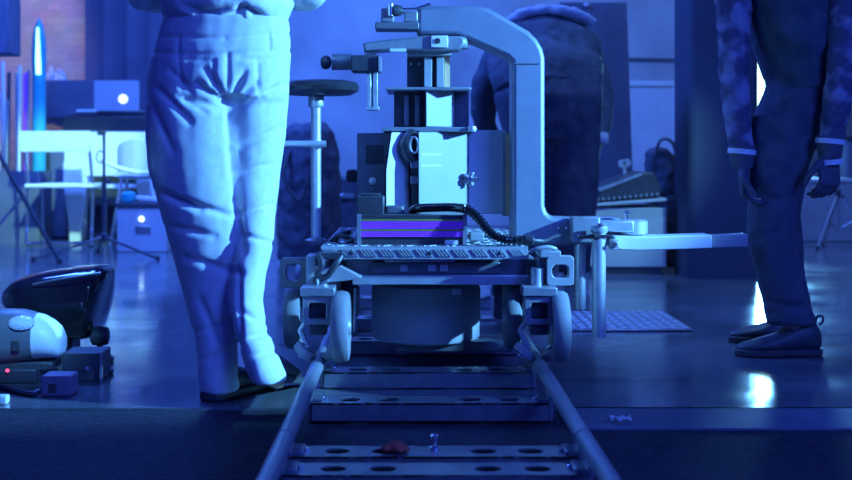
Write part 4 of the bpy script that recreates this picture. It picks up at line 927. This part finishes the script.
# grey crate right of stand, with small items
Dq = 8.3
gc = thing('flight_case', 'pale grey flight case on the floor behind the person in jeans', 'case', (xpx(142,Dq), Dq+.2, 0))
zq = zpx(207, Dq)
mb = MB(); mb.box((xpx(142,Dq), Dq+.17, zq/2), (xpx(168,Dq)-xpx(117,Dq), .34, zq)); mb.build('body', M['lgrey'], gc, bev=.008)
mb = MB(); mb.box((xpx(142,Dq), Dq+.17, zq+.012), (xpx(170,Dq)-xpx(115,Dq), .36, .03)); mb.build('lid', M['dark'], gc, bev=.005)
mb = MB(); mb.pbox(135, 226, 150, 232, Dq-.012, Dq); mb.build('handle', M['steel'], gc, bev=.003)
mb = MB(); c = G(142, Dq+.02, zpx(219,Dq)); mb.lathe([(.018,0),(.016,.008),(.004,.012)], (c.x, Dq, c.z), (0,-1,0), 16); mb.build('indicator', M['led'], gc)
mb = MB(); mb.box((xpx(147,Dq), Dq+.08, zq+.055), (.17,.10,.025), Matrix.Rotation(.12, 3, 'Y')); tag(mb.build('clipboard', M['paper'], bev=.003, loc=(xpx(147,Dq),Dq+.08,zq+.03)), 'white papers lying on the pale grey flight case', 'papers')
mb = MB(); mb.lathe([(.05,0),(.055,.01),(.05,.06),(.03,.075)], (xpx(125,Dq), Dq+.1, zq+.03), n=18); tag(mb.build('tape_roll', M['teal'], loc=(xpx(125,Dq),Dq+.1,zq+.027)), 'teal roll standing on the pale grey flight case', 'roll')

# ================================================================== BACKGROUND CENTRE / RIGHT
# padded black bag + case behind seat
Dz = 7.3
db = thing('equipment_bag', 'bulky black padded bag behind the dolly seat', 'bag', (xpx(305,Dz), Dz+.2, 0))
mb = MB(); rr_ = [[Vector((xpx(306,Dz) + a*cos(t), Dz+.2 + b*sin(t), z)) for t in [2*pi*k/20 for k in range(20)]] for z, a, b in ((.0,.17,.15),(.04,.20,.18),(.4,.20,.18),(.65,.195,.17),(.80,.16,.14),(.87,.10,.09))]
mb.loft(rr_); mb = remesh(mb, .016, 4); rumple(mb, 9, .02, 1.); mb.build('bag_body', M['dcloth'], db, angle=180)
mb = MB(); mb.tube(spline([(xpx(290,Dz), Dz+.1, .72), (xpx(284,Dz), Dz-.02, .55), (xpx(300,Dz), Dz-.03, .4), (xpx(312,Dz), Dz+.02, .6)], 6), .012, 8); mb.build('strap', M['black'], db)
mb = MB(); mb.box((xpx(346,7.9), 8.15, .26), (.42,.4,.52)); c_ = mb.build('road_case', M['dcloth'], bev=.015, loc=(xpx(346,7.9),8.15,0)); tag(c_, 'low black case on the floor behind the left of the dolly', 'case')
mb = MB(); mb.box((xpx(346,7.9), 7.944, .40), (.10,.012,.03)); mb.build('handle', M['steel'], c_, bev=.003)
# black panel on feet
Df = 7.9
fl = thing('flag_panel', 'tall black board standing behind the bending person', 'board', (xpx(600,Df), Df, 0))
mb = MB(); mb.pprism([(560,2),(627,2),(635,238),(560,238)], Df, Df+.04); mb.build('board', M['navy'], fl, bev=.004)
for px in (570, 628):
    mb = MB(); mb.box((xpx(px,Df), Df+.02, .03), (.06,.4,.06)); mb.build('foot', M['dark'], fl, bev=.004)
mb = MB(); mb.box(W(586, 5, Df-.01), (.03,.03,.02)); mb.build('clip', M['alu'], fl, bev=.002)
# white cabinet with mixing desk
Dm = 6.75
wc = thing('storage_cabinet', 'pale blue-white cabinet standing left of the pillar', 'cabinet', (xpx(628,Dm), Dm+.3, 0))
zw = zpx(208, Dm)
mb = MB(); mb.box((xpx(628,Dm), Dm+.3, zw/2+.02), (xpx(667,Dm)-xpx(588,Dm), .55, zw-.04)); mb.build('body', M['lgrey'], wc, bev=.006)
mb = MB(); mb.box((xpx(628,Dm), Dm+.3, .02), (xpx(663,Dm)-xpx(592,Dm), .5, .04)); mb.build('plinth', M['dark'], wc)
mb = MB(); mb.pprism([(588,207),(667,201),(667,198),(588,204)], Dm-.01, Dm+.58); mb.build('worktop', M['lgrey'], wc, bev=.003)
ld = thing('lighting_desk', 'black lighting control desk with rows of faders on the pale cabinet', 'control desk', (xpx(622,Dm), Dm+.25, zw))
mb = MB(); a0 = [(578,204.0),(661,197.4),(661,188),(654,172),(640,172),(590,192),(578,198)]
mb.pprism(a0, Dm+.02, Dm+.45); mb.build('case', M['black'], ld, bev=.01)
for i in range(14):
    t = i/13; mb = MB(); c = W(587 + 70*t, 200.5 - 6.5*t, Dm+.012); mb.box(c, (.012,.02,.016), Matrix.Rotation(.1,3,'Y')); mb.build('fader', M['alu2'], ld)
mb = MB(); mb.pprism([(597,189),(641,173),(643,175),(600,191.5)], Dm+.01, Dm+.04); mb.build('edge_strip', M['alu2'], ld)
mb = MB(); mb.lathe([(.022,-.012),(.024,0),(.022,.012)], W(622, 164, Dm+.3), (0,1,0), 16); mb.lathe([(.022,-.012),(.024,0),(.022,.012)], W(627, 163, Dm+.3), (0,1,0), 16); mb.tube([W(624,165,Dm+.3), W(625,176,Dm+.3)], .01, 8); mb.build('desk_lamp', M['lgrey'], ld)
# dark bag next to pillar
bg = thing('shoulder_bag', 'dark slumped bag standing between the pale cabinet and the pillar', 'bag', (xpx(668,7.45), 7.6, 0))
mb = MB(); mb.loft([[Vector((xpx(666,7.45) + o + a*cos(t), 7.42 + b*sin(t), z)) for t in [2*pi*k/20 for k in range(20)]] for z, a, b, o in ((.0,.13,.15,0),(.05,.15,.17,0),(.4,.14,.16,0),(.58,.13,.14,-.02),(.68,.09,.10,-.05),(.72,.04,.05,-.06))])
mb = remesh(mb, .014, 3); rumple(mb, 10, .025, 2.); mb.build('bag_body', M['dcloth'], bg, angle=180)
mb = MB(); mb.tube(spline([(xpx(650,7.45), 7.35, .60), (xpx(655,7.45), 7.3, .76), (xpx(668,7.45), 7.3, .74), (xpx(674,7.45), 7.32, .55)], 6), .010, 8); mb.build('bag_handle', M['dgrey'], bg)
# lamp behind the right person
Dn = 12.6
sl = thing('studio_lamp', 'bright studio lamp on a stand glowing behind the person at right', 'lamp', (xpx(757,Dn), Dn, 0))
xc, zc_ = xpx(768,Dn), 1.09
mb = MB(); mb.prism(rrect(xc, zc_, .44, 1.56, .04, Dn+.02), (0,.18,0)); mb.build('lamp_housing', M['dark'], sl, bev=.006)
mb = MB(); mb.prism(rrect(xc, zc_, .40, 1.52, .03, Dn), (0,.02,0)); mb.build('diffuser', M['lamp'], sl)
mb = MB(); mb.cyl((xc, Dn+.12, .3), (xc, Dn+.12, .5), .02); mb.build('pole', M['dark'], sl)
for fx, fy in ((-.4,-.2),(.4,-.2),(0,.5)):
    mb = MB(); mb.tube([(xc, Dn+.12, .5), (xc+fx, Dn+.12+fy, .01)], .014, 8); mb.build('leg', M['dark'], sl)
# case and stand between the person's leg and glove
rc = thing('trunk', 'grey equipment trunk on the floor behind the right person', 'case', (xpx(815,9.3), 9.5, 0))
mb = MB(); mb.box((xpx(822,9.3), 9.55, .23), (xpx(856,9.3)-xpx(789,9.3), .5, .46)); mb.build('body', M['grey'], rc, bev=.01)
mb = MB(); mb.box((xpx(822,9.3), 9.55, .475), (xpx(857,9.3)-xpx(788,9.3), .52, .03)); mb.build('lid', M['lgrey'], rc, bev=.006)
mb = MB(); mb.pbox(794, 200, 797, 222, 9.29, 9.3); mb.build('latch_strip', M['dark'], rc)
tripod('folding_stand', 'slim grey folding stand with crossed legs in front of the grey trunk', 838, 8.6, .62, [(-.19,-.12),(.2,-.12),(0,.3)], .010, m='alu2', hub=.40)
fb = thing('storage_bin', 'dark storage bin by the right edge beyond the striding person', 'bin', (xpx(862,9.6), 9.8, 0))
mb = MB(); mb.box((xpx(880,9.6), 9.9, .4), (.5,.5,.8)); mb.build('body', M['navy'], fb, bev=.02); mb = MB(); mb.box((xpx(880,9.6), 9.9, .815), (.54,.54,.03)); mb.build('lid', M['dark'], fb, bev=.008)

# ================================================================== LIGHTS
def area(name, loc, target, size, power, col, sy=None, spread=180):
    l = bpy.data.lights.new(name, 'AREA'); l.energy = power; l.color = col; l.size = size
    if sy: l.shape = 'RECTANGLE'; l.size_y = sy
    l.spread = radians(spread)
    o = bpy.data.objects.new(name, l); COL.objects.link(o); o.location = loc
    o.rotation_euler = (Vector(target) - Vector(loc)).to_track_quat('-Z', 'Y').to_euler(); return o
def spot(name, loc, target, power, col, ang, blend=.3, rad=.08):
    l = bpy.data.lights.new(name, 'SPOT'); l.energy = power; l.color = col; l.spot_size = radians(ang); l.spot_blend = blend; l.shadow_soft_size = rad
    o = bpy.data.objects.new(name, l); COL.objects.link(o); o.location = loc
    o.rotation_euler = (Vector(target) - Vector(loc)).to_track_quat('-Z', 'Y').to_euler(); return o
BL = (.045, .14, 1.0); CY_ = (.40, 1.0, .86); KC = (.125, .47, 1.0)
spot('key_spot', (3.75, 2.45, 1.75), (.10, 3.5, .93), 2750, KC, 27, .35, .06)
area('front_fill', (2.9, -.4, 2.8), (.2, 3.6, .5), 1.8, 165, BL)
spot('chair_spot', (-.9, 5.2, 3.2), (-2.5, 8.9, .66), 1300, CY_, 15, .4, .1)
area('set_light_left', (-2.0, 6.6, 3.6), (-1.8, 7.2, 0), 1.5, 380, (.05,.17,1.0))
area('haze_wall_fill', (-.3, 8.6, 3.4), (-.5, 10.5, 1.0), 1.4, 75, (.06,.22,1.0), .5)  # added light on the back wall, stands in for haze
area('back_lamp_glow', (xc, Dn-.05, zc_), (xc-2.2, 3, .3), .4, 260, (.16,.55,1.0), .8)
area('right_set_light', (2.2, 7.3, 3.8), (1.7, 9.0, 0), 1.2, 85, (.16,.34,.85))
spot('floor_light_right', (1.5, 5.3, 4.2), (1.35, 5.5, 0), 350, (.14,.36,.95), 50, .6, .3)
spot('prop_spot', (.4, .9, 2.6), (-1.12, 3.6, .27), 1100, KC, 7.5, .5, .05)
spot('cabinet_light', (2.4, 3.8, 2.8), (1.2, 6.8, .4), 420, (.22,.68,1.0), 10, .3, .1)
spot('brick_warm_fill', (-3.9, 8.2, 3.6), (-3.6, 10.5, 1.75), 260, (.85,.74,.80), 34, .5, .1)  # added warm fill for the brick, no known lamp there
w = bpy.data.worlds.new('World'); S.world = w; w.use_nodes = True
bgn = w.node_tree.nodes['Background']; bgn.inputs['Color'].default_value = (.034,.055,1.0,1); bgn.inputs['Strength'].default_value = .28

# ================================================================== CAMERA
cd = bpy.data.cameras.new('Camera'); cam = bpy.data.objects.new('Camera', cd); COL.objects.link(cam)
cam.location = (0, 0, H); cam.rotation_euler = (radians(90), 0, 0)
cd.sensor_width = 36; cd.lens = F/852*36; cd.shift_x = 15/852; cd.shift_y = -86/852
cd.dof.use_dof = True; cd.dof.focus_distance = 3.6; cd.dof.aperture_fstop = 3.2
S.camera = cam
S.view_settings.view_transform = 'Standard'; S.view_settings.look = 'None'; S.view_settings.exposure = 0; S.view_settings.gamma = 1
